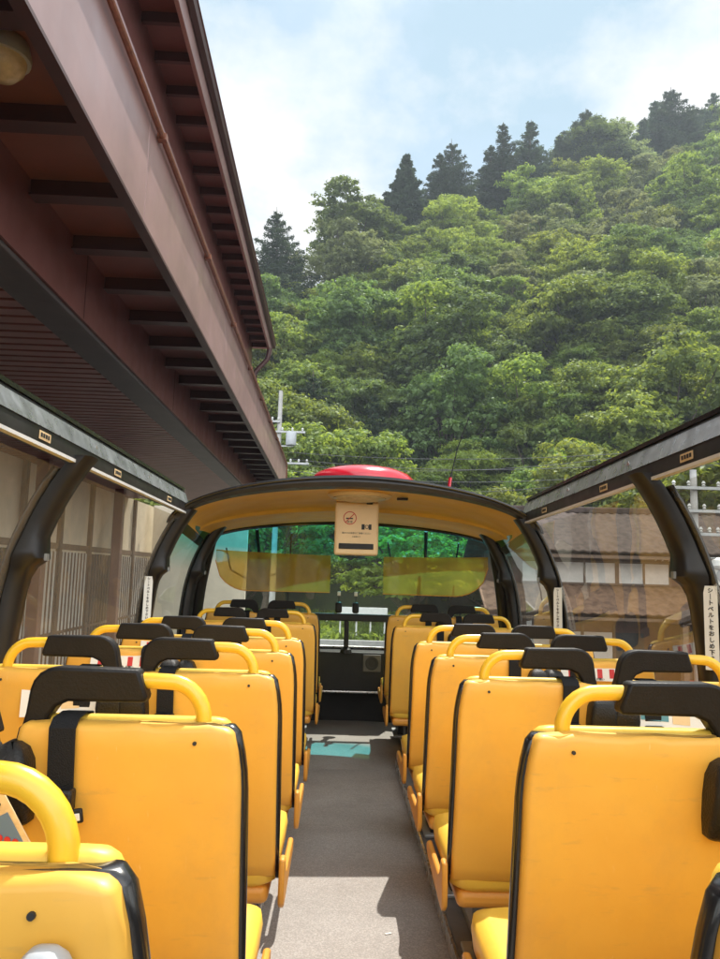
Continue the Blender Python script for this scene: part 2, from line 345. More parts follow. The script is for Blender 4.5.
# ---------------------------------------------------------------- trees
def leaf_quads(P, N, size, rg, asp=.62):
    """one diamond per point: P centres, N normals"""
    n = len(P); N = N / np.linalg.norm(N, axis=1, keepdims=True)
    a = rg.normal(size=(n, 3)); T = np.cross(N, a); T /= np.linalg.norm(T, axis=1, keepdims=True); B = np.cross(N, T)
    s = (size * rg.uniform(.6, 1.35, n))[:, None]
    V = np.stack([P + T*s, P + B*s*asp, P - T*s, P - B*s*asp], 1)
    V[:, 1] += N * s * .18; V[:, 3] += N * s * .18
    return V.reshape(-1, 3)
def leaf_mesh(name, V, m):
    n = len(V) // 4; me = bpy.data.meshes.new(name); me.vertices.add(len(V)); me.vertices.foreach_set('co', V.astype(np.float32).ravel())
    me.loops.add(n*4); me.loops.foreach_set('vertex_index', np.arange(n*4, dtype=np.int32)); me.polygons.add(n)
    me.polygons.foreach_set('loop_start', np.arange(0, n*4, 4, dtype=np.int32)); me.update(calc_edges=True); me.validate(); me.materials.append(MATS[m]); return me
def broadleaf(seed, m, Rc=4.6, Hc=8.5, nl=34, clumps=24, per=26, size=.14, flat=.58, trunk_h=2.6):
    """a domed crown: big boughs, each covered by small leaf clumps"""
    rg = np.random.default_rng(seed); Vs = []; limbs = []
    cen = np.array([0, 0, trunk_h + Hc*.34])
    a, b_ = rg.uniform(0, 6, 2)
    for i in range(nl):
        u = -.55 + 1.55 * (i + .5) / nl + rg.uniform(-.06, .06); th = i*2.39996 + rg.uniform(-.4, .4); ph = math.asin(min(1, u))
        out = 1 + .20*math.sin(2*th + a) + .14*math.sin(3*th + b_) + rg.uniform(-.12, .16)
        rad = rg.uniform(.60, .86) * out
        c = cen + np.array([math.cos(th)*math.cos(ph)*Rc, math.sin(th)*math.cos(ph)*Rc, math.sin(ph)*Hc*.60]) * rad
        r = rg.uniform(.85, 2.1) * Rc / 4.6; limbs.append((c, r))
        nc = int(clumps * (r/1.4)**1.6)
        for q in range(nc):
            d = rg.normal(size=3); d /= np.linalg.norm(d)
            if d[2] < -.3: d[2] = -d[2]
            cc = c + d * r * np.array([1.08, 1.08, flat*.85]) * rg.uniform(.70, 1.16)
            k = int(per * rg.uniform(.7, 1.3)); cr_ = rg.uniform(.24, .50) * Rc / 4.6
            e = rg.normal(size=(k, 3)); e /= np.linalg.norm(e, axis=1, keepdims=True)
            P = cc + e * cr_ * rg.uniform(.35, 1.15, (k, 1)) * np.array([1.15, 1.15, .62])
            N = e * .6 + d * .5 + np.array([0, 0, .75]) + rg.normal(size=(k, 3)) * .5
            Vs.append(leaf_quads(P, N, size, rg))
        k = 45; e = rg.normal(size=(k, 3)); e /= np.linalg.norm(e, axis=1, keepdims=True)
        P = c + e * r * rg.uniform(.3, .8, (k, 1)) * np.array([1, 1, flat]); Vs.append(leaf_quads(P, e + [0, 0, .8] + rg.normal(size=(k, 3))*.5, size*1.8, rg))
    t = MB(); b0 = Vector((0, 0, -1.2)); top = Vector((rg.uniform(-.4, .4), rg.uniform(-.4, .4), trunk_h + Hc*.45))
    t.tube([b0, Vector((0, 0, .5)), Vector((.1, 0, trunk_h*.6)), top], [.34, .27, .2, .07], 8)
    for c, r in limbs[::2]:
        s0 = Vector((.08, 0, trunk_h*rg.uniform(.45, .95))); c = Vector(c); mid = s0.lerp(c, .5) + Vector((0, 0, .35))
        t.tube([s0, mid, c], [.11, .07, .025], 5)
    return np.concatenate(Vs), t
def conifer(seed, Hc=12, Rb=3.0, size=.26, dens=1.0):
    rg = np.random.default_rng(seed); Vs = []; t = MB()
    t.tube([(0, 0, -1.5), (0, 0, Hc*.5), (0, 0, Hc)], [.26, .15, .02], 7)
    z = Hc * .16
    while z < Hc * .985:
        q = (z/Hc - .16) / .84; rad = Rb * (1 - q)**.85 * rg.uniform(.88, 1.08) + .12
        nb = max(4, int(8 * (1 - q) + 3))
        for b in range(nb):
            if rg.uniform() < .06: continue
            th = 2*math.pi*b/nb + z*2.1 + rg.uniform(-.25, .25); L = rad * rg.uniform(.80, 1.12); dr = rg.uniform(-.10, .16)
            e = np.array([math.cos(th)*L, math.sin(th)*L, z + L*dr*.6]); s0 = np.array([0, 0, z - .1])
            t.tube([tuple(s0), tuple(e)], [.05, .012], 4)
            k = int(46 * dens * max(.5, L))
            w = rg.uniform(.12, 1.03, k)[:, None]; side = np.array([-math.sin(th), math.cos(th), 0])
            P = s0 + (e - s0) * w + side * (rg.normal(size=(k, 1)) * .24 * L * (1.2 - w)) + rg.normal(size=(k, 3)) * [.05, .05, .07]
            P[:, 2] -= .10 * np.abs(rg.normal(size=k))
            N = rg.normal(size=(k, 3)) * .5 + [0, 0, 1]
            Vs.append(leaf_quads(P, N, size, rg, .34))
        z += Hc * .047 * rg.uniform(.85, 1.15)
    return np.concatenate(Vs), t
def make_tree(name, spec, m, label, cat, group):
    V, t = spec; root = empty(name); tag(root, label, cat, group)
    o = bpy.data.objects.new('crown', leaf_mesh('crown', V, m)); COL.objects.link(o); o.parent = root
    t.build('trunk', 'bark', root); return root
G1 = 'broadleaf trees covering the hillside'
protos = [
 make_tree('broadleaf_tree', broadleaf(1, 0), 'leaf_mid', 'mid green rounded broadleaf tree in the forest on the slope', 'tree', G1),
 make_tree('broadleaf_tree', broadleaf(2, 0, nl=37, Hc=8), 'leaf_light', 'bright yellow-green broadleaf tree in the forest on the slope', 'tree', G1),
 make_tree('broadleaf_tree', broadleaf(3, 0, Hc=10, nl=38), 'leaf_dark', 'deep green tall broadleaf tree in the forest on the slope', 'tree', G1),
 make_tree('broadleaf_tree', broadleaf(4, 0, Rc=4.2, size=.12, per=30), 'leaf_olive', 'greyish olive broadleaf tree in the forest on the slope', 'tree', G1),
 make_tree('broadleaf_tree', broadleaf(5, 0, Rc=5.3, Hc=7.5, nl=42, flat=.48), 'leaf_mid', 'mid green spreading flat-topped broadleaf tree in the forest on the slope', 'tree', G1),
 make_tree('broadleaf_tree', broadleaf(6, 0, Rc=5.1, Hc=9, nl=40, flat=.5), 'leaf_light', 'bright yellow-green spreading broadleaf tree in the forest on the slope', 'tree', G1),
]
GC = 'conifers on the slope'
conA = make_tree('conifer_tree', conifer(21, 12, 3.9, size=.13, dens=2.6), 'needle', 'dark conifer standing inside the hillside forest', 'tree', GC)
conB = make_tree('conifer_tree', conifer(22, 12, 5.0, size=.13, dens=2.6), 'needle', 'broad dark conifer standing inside the hillside forest', 'tree', GC)
conC = make_tree('conifer_tree', conifer(23, 11, 3.2, size=.2, dens=5), 'needle', 'dense dark green conifer standing inside the hillside forest', 'tree', GC)
first = set()
def place(proto, x, y, z, s, rz, sz=1.0, label=None, group=None):
    if proto.name in first: o = copy_tree(proto)
    else: first.add(proto.name); o = proto
    o.location = (x, y, z); o.scale = (s, s, s*sz); o.rotation_euler = (rng.uniform(-.06, .06), rng.uniform(-.06, .06), rz)
    if label: o['label'] = label
    if group: o['group'] = group
    return o
def px_dir(px, py):
    v = cam.matrix_world.to_3x3() @ Vector(((px-360)/720*36/38.8, -(py-479.5)/720*36/38.8, -1)); return v
def at_depth(px, py, Y):
    v = px_dir(px, py); t = Y / v.y; return Vector((CX + v.x*t, Y, CZ + v.z*t))
cnt = 0
yy = 44.5
while yy < 172:
    step = 4.5 + yy * .021
    xx = -34 + rng.uniform(0, 4)
    while xx < 112:
        x = xx + rng.uniform(-1.6, 1.6); y = yy + rng.uniform(-1.8, 1.8); xx += step
        ang = (x - CX) / y
        if ang < -.30 or ang > .60: continue
        if y > crest(x) + 2: continue
        if H(x, y) < .4: continue
        k = rng.choice([0, 0, 0, 1, 1, 2, 2, 3, 4, 4, 5], 1)[0]
        if rng.uniform() < .035: place([conA, conB][int(rng.integers(2))], x, y, H(x, y) - .5, rng.uniform(.8, 1.0), rng.uniform(0, 6)); cnt += 1; continue
        s = rng.uniform(.62, 1.15) * (0.95 + .0012*yy)
        place(protos[k], x, y, H(x, y) - .8, s, rng.uniform(0, 6.28), rng.uniform(.85, 1.15)); cnt += 1
    yy += step * .80
print('trees', cnt)
# conifers that stand out on the skyline, each placed where it shows
def ridge_con(px, ytop, ybase, proto, label, back=0, wide=1.0):
    # walk along the ray column until the crest
    v = px_dir(px, (ytop+ybase)/2); best = None
    for Y in np.arange(60, 170, .5):
        x = CX + v.x * Y / v.y
        if Y >= crest(x) - 1 + back: best = Y; break
    Y = best or 120; top = at_depth(px, ytop, Y); base = at_depth(px, ybase, Y)
    hh = {conA.name: 12, conB.name: 12, conC.name: 11}[proto.name]
    gz = min(H(base.x, Y), base.z - 1.0); sc = (top.z - gz) / hh
    o = place(proto, base.x, Y, gz, sc*wide, rng.uniform(0, 6), 1/wide, label, 'conifers on the ridge line')
ridge_con(405, 150, 192, conC, 'dense dark cone-shaped conifer standing alone on the ridge', wide=1.0)
ridge_con(281, 205, 246, conB, 'conifer at the low end of the ridge beside the station roof', wide=.85)
ridge_con(457, 141, 172, conB, 'small conifer just uphill of the dense cone-shaped one', wide=.9)
ridge_con(501, 126, 160, conA, 'slim conifer, lower twin of a pair on the ridge')
ridge_con(525, 121, 160, conA, 'slim conifer, taller twin of a pair on the ridge', wide=1.1)
ridge_con(487, 147, 165, conA, 'little conifer below the pair of slim twins on the ridge')
ridge_con(585, 107, 148, conB, 'open-branched conifer standing clear halfway along the ridge', wide=1.25)
ridge_con(640, 118, 145, conA, 'short conifer between the open-branched one and the big ridge group', wide=1.1)
ridge_con(668, 90, 140, conB, 'tallest wide conifer in the group high on the ridge', wide=1.25)
ridge_con(690, 104, 140, conB, 'conifer tucked behind the tallest wide one on the ridge', wide=1.1)
ridge_con(716, 92, 140, conA, 'conifer at the picture edge, highest on the ridge', wide=1.2)

ridge_con(622, 122, 150, conA, 'half-hidden conifer just left of the big ridge group', wide=1.1)
ridge_con(652, 104, 140, conA, 'pointed conifer leaning on the tallest wide one of the ridge group', wide=1.2)
ridge_con(703, 106, 142, conB, 'round-shouldered conifer second from the upper end of the ridge', wide=1.2)
ridge_con(444, 152, 178, conA, 'tiny conifer between the dense cone-shaped one and the small one uphill', wide=1.1)
ridge_con(560, 136, 156, conA, 'low conifer tip between the slim twins and the open-branched conifer', wide=1.2)

# roadside trees beyond the windscreen
near = make_tree('maple_tree', broadleaf(31, 0, Rc=2.7, Hc=4.2, nl=34, per=30, size=.085, flat=.3, trunk_h=1.6), 'leaf_light', 'young maple with layered bright green sprays beyond the windscreen', 'tree', None)
near.location = (2.9, 36, 1.4); near.scale = (1.25, 1.25, .95)
n2 = copy_tree(near); n2.location = (8.3, 41, 1.6); n2.rotation_euler[2] = 2.2; n2['label'] = 'maple beside the white fence, farther than the young maple'; n2.scale = (1.1, 1.1, 1.05)
n3 = make_tree('cherry_tree', broadleaf(33, 0, Rc=3.4, Hc=6, nl=32, size=.11, flat=.5, trunk_h=2.4), 'leaf_mid', 'dark green roadside tree between the maple and the station', 'tree', None)
n3.location = (-3.8, 38, 1.5)
n4 = copy_tree(n3); n4.location = (15.5, 30, .1); n4.rotation_euler[2] = 1.3; n4['label'] = 'dark green tree beside the tiled house, by the wired pole'; n4.scale = (1.25, 1.25, 1.3)
n5 = copy_tree(n3); n5.location = (18.5, 25, .1); n5.rotation_euler[2] = 4.3; n5['label'] = 'big dark tree nearest the bus on the house side'; n5.scale = (1.4, 1.4, 1.5)
# grass bank
rg = np.random.default_rng(5); n = 16000
bx_ = rg.uniform(-9, 12, n); by_ = rg.uniform(29.2, 44, n); bz_ = 1.42 + (by_-29)*.03
P = np.stack([bx_, by_, bz_ + rg.uniform(0, .35, n)], 1)
o = bpy.data.objects.new('grass', leaf_mesh('grass', leaf_quads(P, rg.normal(size=(n, 3)) * [1, 1, .4], .16, rg, .3), 'leaf_mid')); COL.objects.link(o); tag(o, 'rough green grass on the bank behind the road', 'grass', kind='stuff')
MB().add([(-9, 29.05, 1.42), (12, 29.05, 1.42), (12, 48, 2.0), (-9, 48, 2.0)], [(0, 1, 2, 3)]).build('bank', 'soil')
tag(bpy.data.objects['bank'], kind='structure')
# white board fence on the bank and low kerb wall
fe = empty('white_fence', (-.25, 30.6, .85)); tag(fe, 'white board fence on posts across the grass bank', 'fence')
m_ = MB()
m_.box(-.0, 1.95, -.03, .03, 1.36, 1.90); m_.build('board', 'white_paint', fe, .01)
for x in (.12, .75, 1.3, 1.85): MB().box(x-.03, x+.03, .032, .09, .4, 1.86).build('post', 'white_paint', fe)
kw = MB().box(-9, 12, 28.85, 29.04, -.1, 1.60).build('kerb_wall', 'concrete', None, .02); tag(kw, 'pale concrete retaining wall holding the grass bank across the road', 'wall')

# ---------------------------------------------------------------- station with brown canopy
TILT = R(1.03)
ST = empty('station_building', (CX, CZ*math.sin(TILT), CZ*(1-math.cos(TILT))), R(1.15)); ST.rotation_euler[0] = TILT; ST.location.x -= .03; tag(ST, 'brown metal station building with deep ribbed canopy over the bus', 'building')
Z = lambda z: CZ + float(np.interp(z, [0, 1.83, 2.18, 2.98, 4.46, 4.70, 6.4], [0, 1.72, 2.04, 2.76, 4.0, 4.2, 5.9]))
Y1 = 20.4
def sweep(name, poly, m, y0, y1, bevel=0):
    return MB().prism(poly, lambda u, v, t: (u, t, v), y0, y1).build(name, m, ST, bevel, ang=30)
FX = -1.15
# deep fascia in two-metre lengths with open joints
fm = MB(); y = -2.6
while y < Y1:
    e = min(y + 3.56, Y1); fm.box(FX-.05, FX, y+.004, e-.004, Z(2.18), Z(2.98)); y = e
fm.build('fascia', 'brown_fascia', ST, .004)
sweep('fascia_lip', [(FX-.055, Z(2.172)), (FX+.008, Z(2.172)), (FX+.008, Z(2.195)), (FX-.055, Z(2.195))], 'brown_dark', -2.6, Y1+.002)
sweep('fascia_cap', [(FX-.2, Z(2.985)), (FX+.03, Z(2.985)), (FX+.03, Z(3.03)), (FX-.2, Z(3.03))], 'brown_metal', -2.6, Y1+.002)
cd = MB().tube([(FX+.035, -2.6, Z(2.94)), (FX+.035, 19.4, Z(2.94)), (FX+.035, 19.9, Z(2.90)), (FX+.03, 20.2, Z(2.2))], .018, 8)
y = -1
while y < 18: cd.box(FX+.002, FX+.06, y, y+.05, Z(2.915), Z(2.965)); y += 1.9
cd.build('conduit', 'copper', ST)
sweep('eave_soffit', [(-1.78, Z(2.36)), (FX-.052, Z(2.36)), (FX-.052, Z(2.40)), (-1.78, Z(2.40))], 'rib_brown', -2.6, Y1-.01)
y = 2.85
while y < Y1:
    o = MB().box(-1.755, FX-.055, y-.03, y+.03, Z(2.255), Z(2.357)); o.box(-1.755, FX-.055, y-.055, y+.055, Z(2.243), Z(2.254)); o.build('joist', 'brown_dark', ST); y += .75
y = 2.05
sweep('beam', [(-1.78, Z(1.83)), (-1.76, Z(1.83)), (-1.76, Z(2.42)), (-1.78, Z(2.42))], 'brown_metal', -2.6, Y1-.02)
for i in range(6): MB().box(-1.762, -1.757, -1+i*3.2, -1+i*3.2+.012, Z(1.84), Z(2.35)).build('seam', 'brown_dark', ST)
sweep('lower_beam', [(-2.06, Z(1.80)), (-1.782, Z(1.80)), (-1.782, Z(2.0)), (-2.06, Z(2.0))], 'beam_grey', -2.6, Y1-.02, .008)
# ribbed soffit
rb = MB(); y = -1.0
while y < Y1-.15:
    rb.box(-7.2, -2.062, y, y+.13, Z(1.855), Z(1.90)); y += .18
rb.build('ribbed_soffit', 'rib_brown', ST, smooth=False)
MB().box(-7.2, -2.062, -2.6, Y1-.03, Z(1.905), Z(2.02)).build('soffit_back', 'brown_dark', ST)
# canopy roof sheet
MB().prism([(FX-.01, Z(3.032)), (-1.5, Z(3.2)), (-7.5, Z(4.2)), (-7.5, Z(4.1)), (-1.5, Z(3.04))], lambda u, v, t: (u, t, v), -2.6, Y1).build('canopy_roof', 'brown_metal', ST)
# upper storey wall and its eave
YU = 14.0
MB().box(-1.56, -1.5, -2.6, YU, Z(3.15), Z(4.6)).build('upper_wall', 'brown_metal', ST)
MB().box(-7.5, -1.5, YU+.002, YU+.06, Z(3.2), Z(4.6)).build('gable_wall', 'brown_metal', ST)
sweep('upper_soffit', [(-1.56, Z(4.60)), (-1.20, Z(4.60)), (-1.20, Z(4.64)), (-1.56, Z(4.64))], 'brown_metal', -2.6, YU+.25)
sweep('upper_fascia', [(-1.20, Z(4.46)), (-1.165, Z(4.46)), (-1.145, Z(4.70)), (-1.20, Z(4.70))], 'brown_fascia', -2.6, YU+.28, .004)
sweep('upper_gutter', [(-1.144, Z(4.62)), (-1.10, Z(4.64)), (-1.09, Z(4.715)), (-1.144, Z(4.715))], 'brown_dark', -2.6, YU+.3)
sweep('upper_roof', [(-1.08, Z(4.72)), (-7.5, Z(6.4)), (-7.5, Z(6.3)), (-1.2, Z(4.705))], 'brown_metal', -2.6, YU+.3)
y = 3.2
while y < YU+.2:
    MB().box(-1.495, -1.205, y-.02, y+.02, Z(4.50), Z(4.597)).build('bracket', 'brown_dark', ST); y += .445
MB().tube([(-1.17, YU-.1, Z(4.5)), (-1.2, YU-.1, Z(4.25)), (-1.42, YU-.1, Z(3.95)), (-1.44, YU-.1, Z(3.1))], .045, 10).build('downpipe', 'brown_dark', ST)
# street-level walls seen through the side glass
WX = -5.2
MB().box(WX-.2, WX, -2.6, Y1+3, 0, .9).build('base_wall', 'concrete', ST)
MB().box(WX-.2, WX-.02, -2.6, Y1+3, .9, Z(1.88)).build('wall', 'cream_wall', ST)
MB().box(WX-.019, WX+.03, -2.6, Y1+3, Z(.30), Z(.42)).build('rail_board', 'wood', ST)
for i in range(13):
    y = -1.8 + i*1.9
    MB().box(WX-.018, WX+.06, y-.07, y+.07, .9, Z(1.87)).build('post', 'wood', ST)
    f = MB().box(WX-.015, WX+.02, y+.12, y+1.78, 1.0, Z(.25)).build('window', 'curtain' if i % 3 != 1 else 'dark_glass', ST)
    s = MB()
    for k in range(9): yk = y+.12+.02+k*.205; s.box(WX+.021, WX+.045, yk-.014, yk+.014, 1.0, Z(.25))
    s.box(WX+.046, WX+.055, y+.1, y+1.8, 2.2, 2.26); s.build('lattice', 'wood', f)
for i, y in enumerate((3.6, 8.4, 13.2, 18.0)):
    MB().box(-4.9, -4.7, y-.1, y+.1, 0, Z(1.86)).build('column', 'brown_metal', ST, .01)
# rear storeroom wall closing the far end of the canopy
MB().box(-5.0, -2.3, Y1+2.0, Y1+2.2, 0, Z(1.85)).build('end_wall', 'cream_wall', ST)
lpp = at_depth(3, 58, 3.05); lp = empty('canopy_lamp', (lpp.x, 3.05, lpp.z+.14)); tag(lp, 'grey dome lamp hung under the brown canopy eave', 'lamp')
MB().lathe([(.03, 0), (.05, -.03), (.1, -.07), (.115, -.13), (.112, -.15), (.1, -.15)], (0, 0, 0), 24).build('housing', 'grey_plastic', lp)
MB().lathe([(.098, -.145), (.09, -.19), (.06, -.225), (.01, -.24)], (0, 0, 0), 24).build('lens', 'lamp_lens', lp)

# ---------------------------------------------------------------- poles and wires
def pole(name, base, h, label, arms, box=None, lamp=False):
    r = empty(name, base); tag(r, label, 'utility pole')
    MB().tube([(0, 0, 0), (0, 0, h*.5), (0, 0, h)], [.14, .115, .085], 14).build('shaft', 'concrete', r)
    for z, L, dxx in arms:
        a = MB().box(dxx-L/2, dxx+L/2, -.19, -.11, z-.04, z+.04).build('crossarm', 'steel', r, .005)
        for k in (-.42, -.14, .14, .42):
            MB().lathe([(.02, 0), (.05, .03), (.03, .06), (.055, .09), (.02, .15)], (dxx+k*L, -.15, z+.042), 10).build('insulator', 'insul', a)
    if box:
        bx, bz = box
        MB().lathe([(.2, 0), (.22, .04), (.22, .5), (.19, .56)], (bx, -.2, bz), 14).build('transformer', 'grey_plastic', r, 0)
        MB().box(.05, bx+.1, -.2, -.14, bz-.06, bz-.01).build('bracket', 'steel', r)
    if lamp: MB().lathe([(.05, .12), (.16, .05), (.2, -.1), (.15, -.18), (.02, -.2)], (.55, -.1, lamp), 14).build('street_lamp', 'white_paint', r); MB().tube([(0, -.1, lamp+.1), (.55, -.1, lamp+.1)], .02, 6).build('bracket', 'steel', r)
    return r
pa = at_depth(281, 391, 32.0)
pole('utility_pole', (pa.x, 32, 0), pa.z, 'pale concrete utility pole beside the station canopy end', [(pa.z-1.78, 1.5, .35), (pa.z-1.35, .9, -.42), (pa.z-3.1, 1.2, .7)], box=(.52, pa.z-2.35))
pb = at_depth(693, 470, 20.0)
pole('utility_pole', (pb.x, 20, 0), pb.z, 'grey utility pole with street lamp on the house side', [(pb.z-.5, 1.4, 0), (pb.z-1.1, 1.4, 0), (pb.z-1.7, .8, .2)], lamp=pb.z-2.4)
def wire(name, a, b, sag, label, r=.012):
    pts = [tuple(a.lerp(b, t/24) - Vector((0, 0, sag*4*(t/24)*(1-t/24)))) for t in range(25)]
    o = MB().tube(pts, r, 5).build(name, 'wire'); tag(o, label, 'wire', 'overhead wires'); return o
specs = [((288, 452), (721, 442), 'highest', .5), ((290, 459), (722, 452), 'second highest', .6), ((291, 464), (722, 431), 'third highest, climbing towards the house', .8),
         ((292, 471), (722, 458), 'second lowest', .7), ((300, 481), (722, 447), 'lowest', 1.0)]
for i, (a, b, w, sg) in enumerate(specs):
    A = at_depth(a[0], a[1], 32.0); B = at_depth(b[0]+60, b[1]-4, 26.0)
    wire('overhead_wire', A, B, sg, 'thin overhead wire crossing before the hillside, %s of the bundle' % w, .011)
pc = at_depth(676, 640, 15.0)

# ---------------------------------------------------------------- tiled house
HS = empty('tiled_house', (4.6, 21.5, 0), R(-3)); tag(HS, 'two-storey dark wooden house with brown tiled roofs and white curtained windows', 'house')
W_, D_ = 6.9, 7.0
MB().box(0, W_, 0, D_, 0, 3.0).build('ground_floor_wall', 'wood_red', HS)
MB().box(.1, W_-.3, .6, D_, 3.0, 4.95).build('upper_wall', 'wood_red', HS)
def tiled_roof(name, x0, x1, y0, z0, y1, z1, mt='roof_tile'):
    """corrugated clay-tile slope from eave (y0,z0) up to ridge (y1,z1)"""
    def fn(u, v):
        x = x0 + (x1-x0)*u; vv = v
        row = (v*14) % 1.0
        return (x, y0+(y1-y0)*vv, z0+(z1-z0)*vv + .016*math.cos((x-x0)/.28*2*math.pi) + .05*(1-row) + .03*abs(u-.5)*2)
    m = MB().grid(fn, int((x1-x0)/.28*6), 42); o = m.build(name, mt, HS, thick=.05, ang=50); return o
rf = tiled_roof('upper_roof', -.6, W_+.3, -.15, 4.62, 3.6, 6.1)
tiled_roof('upper_roof', -.6, W_+.3, 7.6, 4.62, 3.65, 6.1)
rd = MB().box(-.62, W_+.32, 3.45, 3.8, 6.08, 6.3).build('ridge', 'roof_tile', rf, .05)
tiled_roof('lower_roof', -.9, W_+.5, -1.15, 2.98, .6, 3.72, 'roof_tan')
MB().box(-.6, W_+.3, -.12, -.06, 4.50, 4.58).build('eave_board', 'wood', HS)
MB().box(-.9, W_+.5, -1.1, -1.04, 2.85, 2.93).build('eave_board', 'wood', HS)
MB().box(-.58, W_+.28, -.05, .6, 4.58, 4.60).build('eave_soffit', 'wood', HS)
for x0, x1 in ((.35, 3.0), (3.05, 4.5)):
    f = MB().box(x0, x1, .55, .598, 3.82, 4.42).build('window', 'curtain', HS)
    fr = MB(); n_ = 3 if x1-x0 > 2 else 2
    for k in range(n_+1): xx = x0+(x1-x0)*k/n_; fr.box(xx-.03, xx+.03, .53, .549, 3.80, 4.44)
    fr.box(x0, x1, .525, .529, 4.40, 4.46); fr.box(x0, x1, .525, .529, 3.78, 3.84); fr.build('frame', 'wood', f)
# slanted white ventilation slats painted on the upper wall
vs = MB()
for k in range(5):
    x = 4.1 + k*.19; vs.add([(x, .594, 4.50-.0), (x+.05, .594, 4.50), (x+.12, .594, 4.62), (x+.07, .594, 4.62)], [(0, 1, 2, 3)])
vs.build('vent_slats', 'label_white', HS)
for k in range(4):
    x0 = .2+k*.85
    f = MB().box(x0, x0+.8, -.03, -.002, .25, 2.5).build('shopfront_pane', 'curtain' if k in (0, 1, 2) else 'dark_glass', HS)
    MB().box(x0-.03, x0+.03, -.06, -.031, .1, 2.7).build('mullion', 'wood', f)
# entrance porch with small gable
pr = MB().prism([(3.7, 2.95), (5.35, 3.62), (7.0, 2.95), (7.0, 2.83), (5.35, 3.47), (3.7, 2.83)], lambda u, v, t: (u, t, v), -2.1, -1.16).build('porch_roof', 'roof_tile', HS, .01)
MB().prism([(4.0, 2.84), (5.35, 3.44), (6.7, 2.84)], lambda u, v, t: (u, t, v), -1.9, -1.85).build('porch_gable', 'wood', HS)
sg = MB().box(4.95, 5.75, -1.98, -1.92, 2.86, 3.10).build('sign_board', 'label_white', HS, .005)
try: text_mesh('食堂', .17, 'lettering', 'ink', sg, Matrix.Translation((5.35, -1.985, 2.98)) @ Matrix.Rotation(R(90), 4, 'X'))
except Exception as e: print('text', e)
for x in (3.95, 6.75): MB().box(x-.07, x+.07, -1.95, -1.81, 0, 2.82).build('porch_post', 'wood', HS)
for k in range(4):
    x0 = 4.1+k*.64
    f = MB().box(x0, x0+.6, -1.2, -1.16, .1, 2.35).build('door', 'dark_glass' if k % 2 == 0 else 'curtain', HS)
    MB().box(x0-.025, x0+.025, -1.24, -1.201, .05, 2.4).build('mullion', 'wood', f)
MB().box(4.1, 6.6, -1.25, -1.21, 1.35, 1.42).build('door_stripe', 'ink_red', HS)
MB().box(6.0, 6.6, -1.26, -1.252, 1.2, 2.2).build('notice', 'label_white', HS)
ac = MB().box(5.55, 6.35, .2, .55, 3.85, 4.42).build('air_conditioner', 'white_paint', HS, .02)
MB().lathe([(.2, 0), (.2, .02), (.17, .02), (.05, .01)], (0, 0, 0), 18).build('fan_grille', 'grey_plastic', ac)
fg = ac.children[0]; fg.matrix_local = Matrix.Translation((5.85, .195, 4.13)) @ Matrix.Rotation(R(90), 4, 'X')
# neighbour building on the far right of the street, seen past the pole
NB = empty('wooden_shed', (13.2, 17.5, 0), R(-6)); tag(NB, 'dim wooden shed with a sagging brown roof next to the tiled house', 'shed')
MB().box(0, 5, 0, 6, 0, 2.9).build('wall', 'wood', NB)
MB().prism([(-.6, 2.8), (2.5, 4.6), (5.6, 2.8), (5.6, 2.7), (2.5, 4.45), (-.6, 2.7)], lambda u, v, t: (u, t, v), -.7, 6.5).build('roof', 'roof_tile', NB)
# red and white road sign by the house
sn = empty('street_sign', (8.3, 15.5, 0)); tag(sn, 'small red and white sign on a thin post before the house', 'sign')
MB().tube([(0, 0, 0), (0, 0, 2.8)], .03, 8).build('post', 'steel', sn)
MB().prism([(-.16, 2.95), (.16, 2.95), (0.1, 2.45), (-.1, 2.45)], lambda u, v, t: (u, t, v), -.05, -.033).build('plate', 'ink_red', sn)
MB().prism([(-.09, 2.83), (.09, 2.83), (0.06, 2.62), (-.06, 2.62)], lambda u, v, t: (u, t, v), -.056, -.051).build('emblem', 'label_white', sn)

# ================================================================ BUS
BUS = empty('open_top_bus', (0, 0, 0)); tag(BUS, 'open-top sightseeing bus with black arch, orange ceiling and curved side windows', 'bus')
YA, YP = 4.57, 5.80          # arch plane, front pillar
def deck(u, v): return (-1.2 + 2.4*u, 0, 0)
prof = [(-3.2, F), (5.35, F), (5.9, F+.05), (7.08, F+.05)]
fl = MB()
for i in range(3):
    (ya, za), (yb, zb) = prof[i], prof[i+1]; n = len(fl.v)
    fl.add([(-1.18, ya, za), (1.18, ya, za), (1.18, yb, zb), (-1.18, yb, zb)], [(0, 1, 2, 3)])
fl.add([(-1.18, -3.2, F-.1), (1.18, -3.2, F-.1), (1.18, 7.08, F-.06), (-1.18, 7.08, F-.06)], [(3, 2, 1, 0)])
fl.build('deck_floor', 'vinyl', BUS, smooth=False)
for s in (-1, 1):
    p = MB().box(min(s*.335, s*1.178), max(s*.335, s*1.178), -3.15, 5.45, F+.001, F+.055).build('seat_platform', 'wall_grey', BUS, .006)
    MB().box(min(s*.325, s*.334), max(s*.325, s*.334), -3.15, 5.45, F+.002, F+.058).build('trim', 'silver', p)
    MB().box(min(s*.40, s*.44), max(s*.40, s*.44), -3.1, 6.6, F+.056, F+.085).build('seat_rail', 'steel', p)
def side_curve(z):           # half width of the body at height z above the deck
    ks = [-.2, .75, .95, 1.15, 1.30, 1.42, 1.52, 1.60, 1.66]; xs = [1.235, 1.235, 1.23, 1.21, 1.175, 1.13, 1.08, 1.03, .98]
    # smooth interpolation
    i = max(0, min(len(ks)-2, int(np.searchsorted(ks, z)) - 1)); t = (z-ks[i])/(ks[i+1]-ks[i]); return xs[i] + (xs[i+1]-xs[i])*t
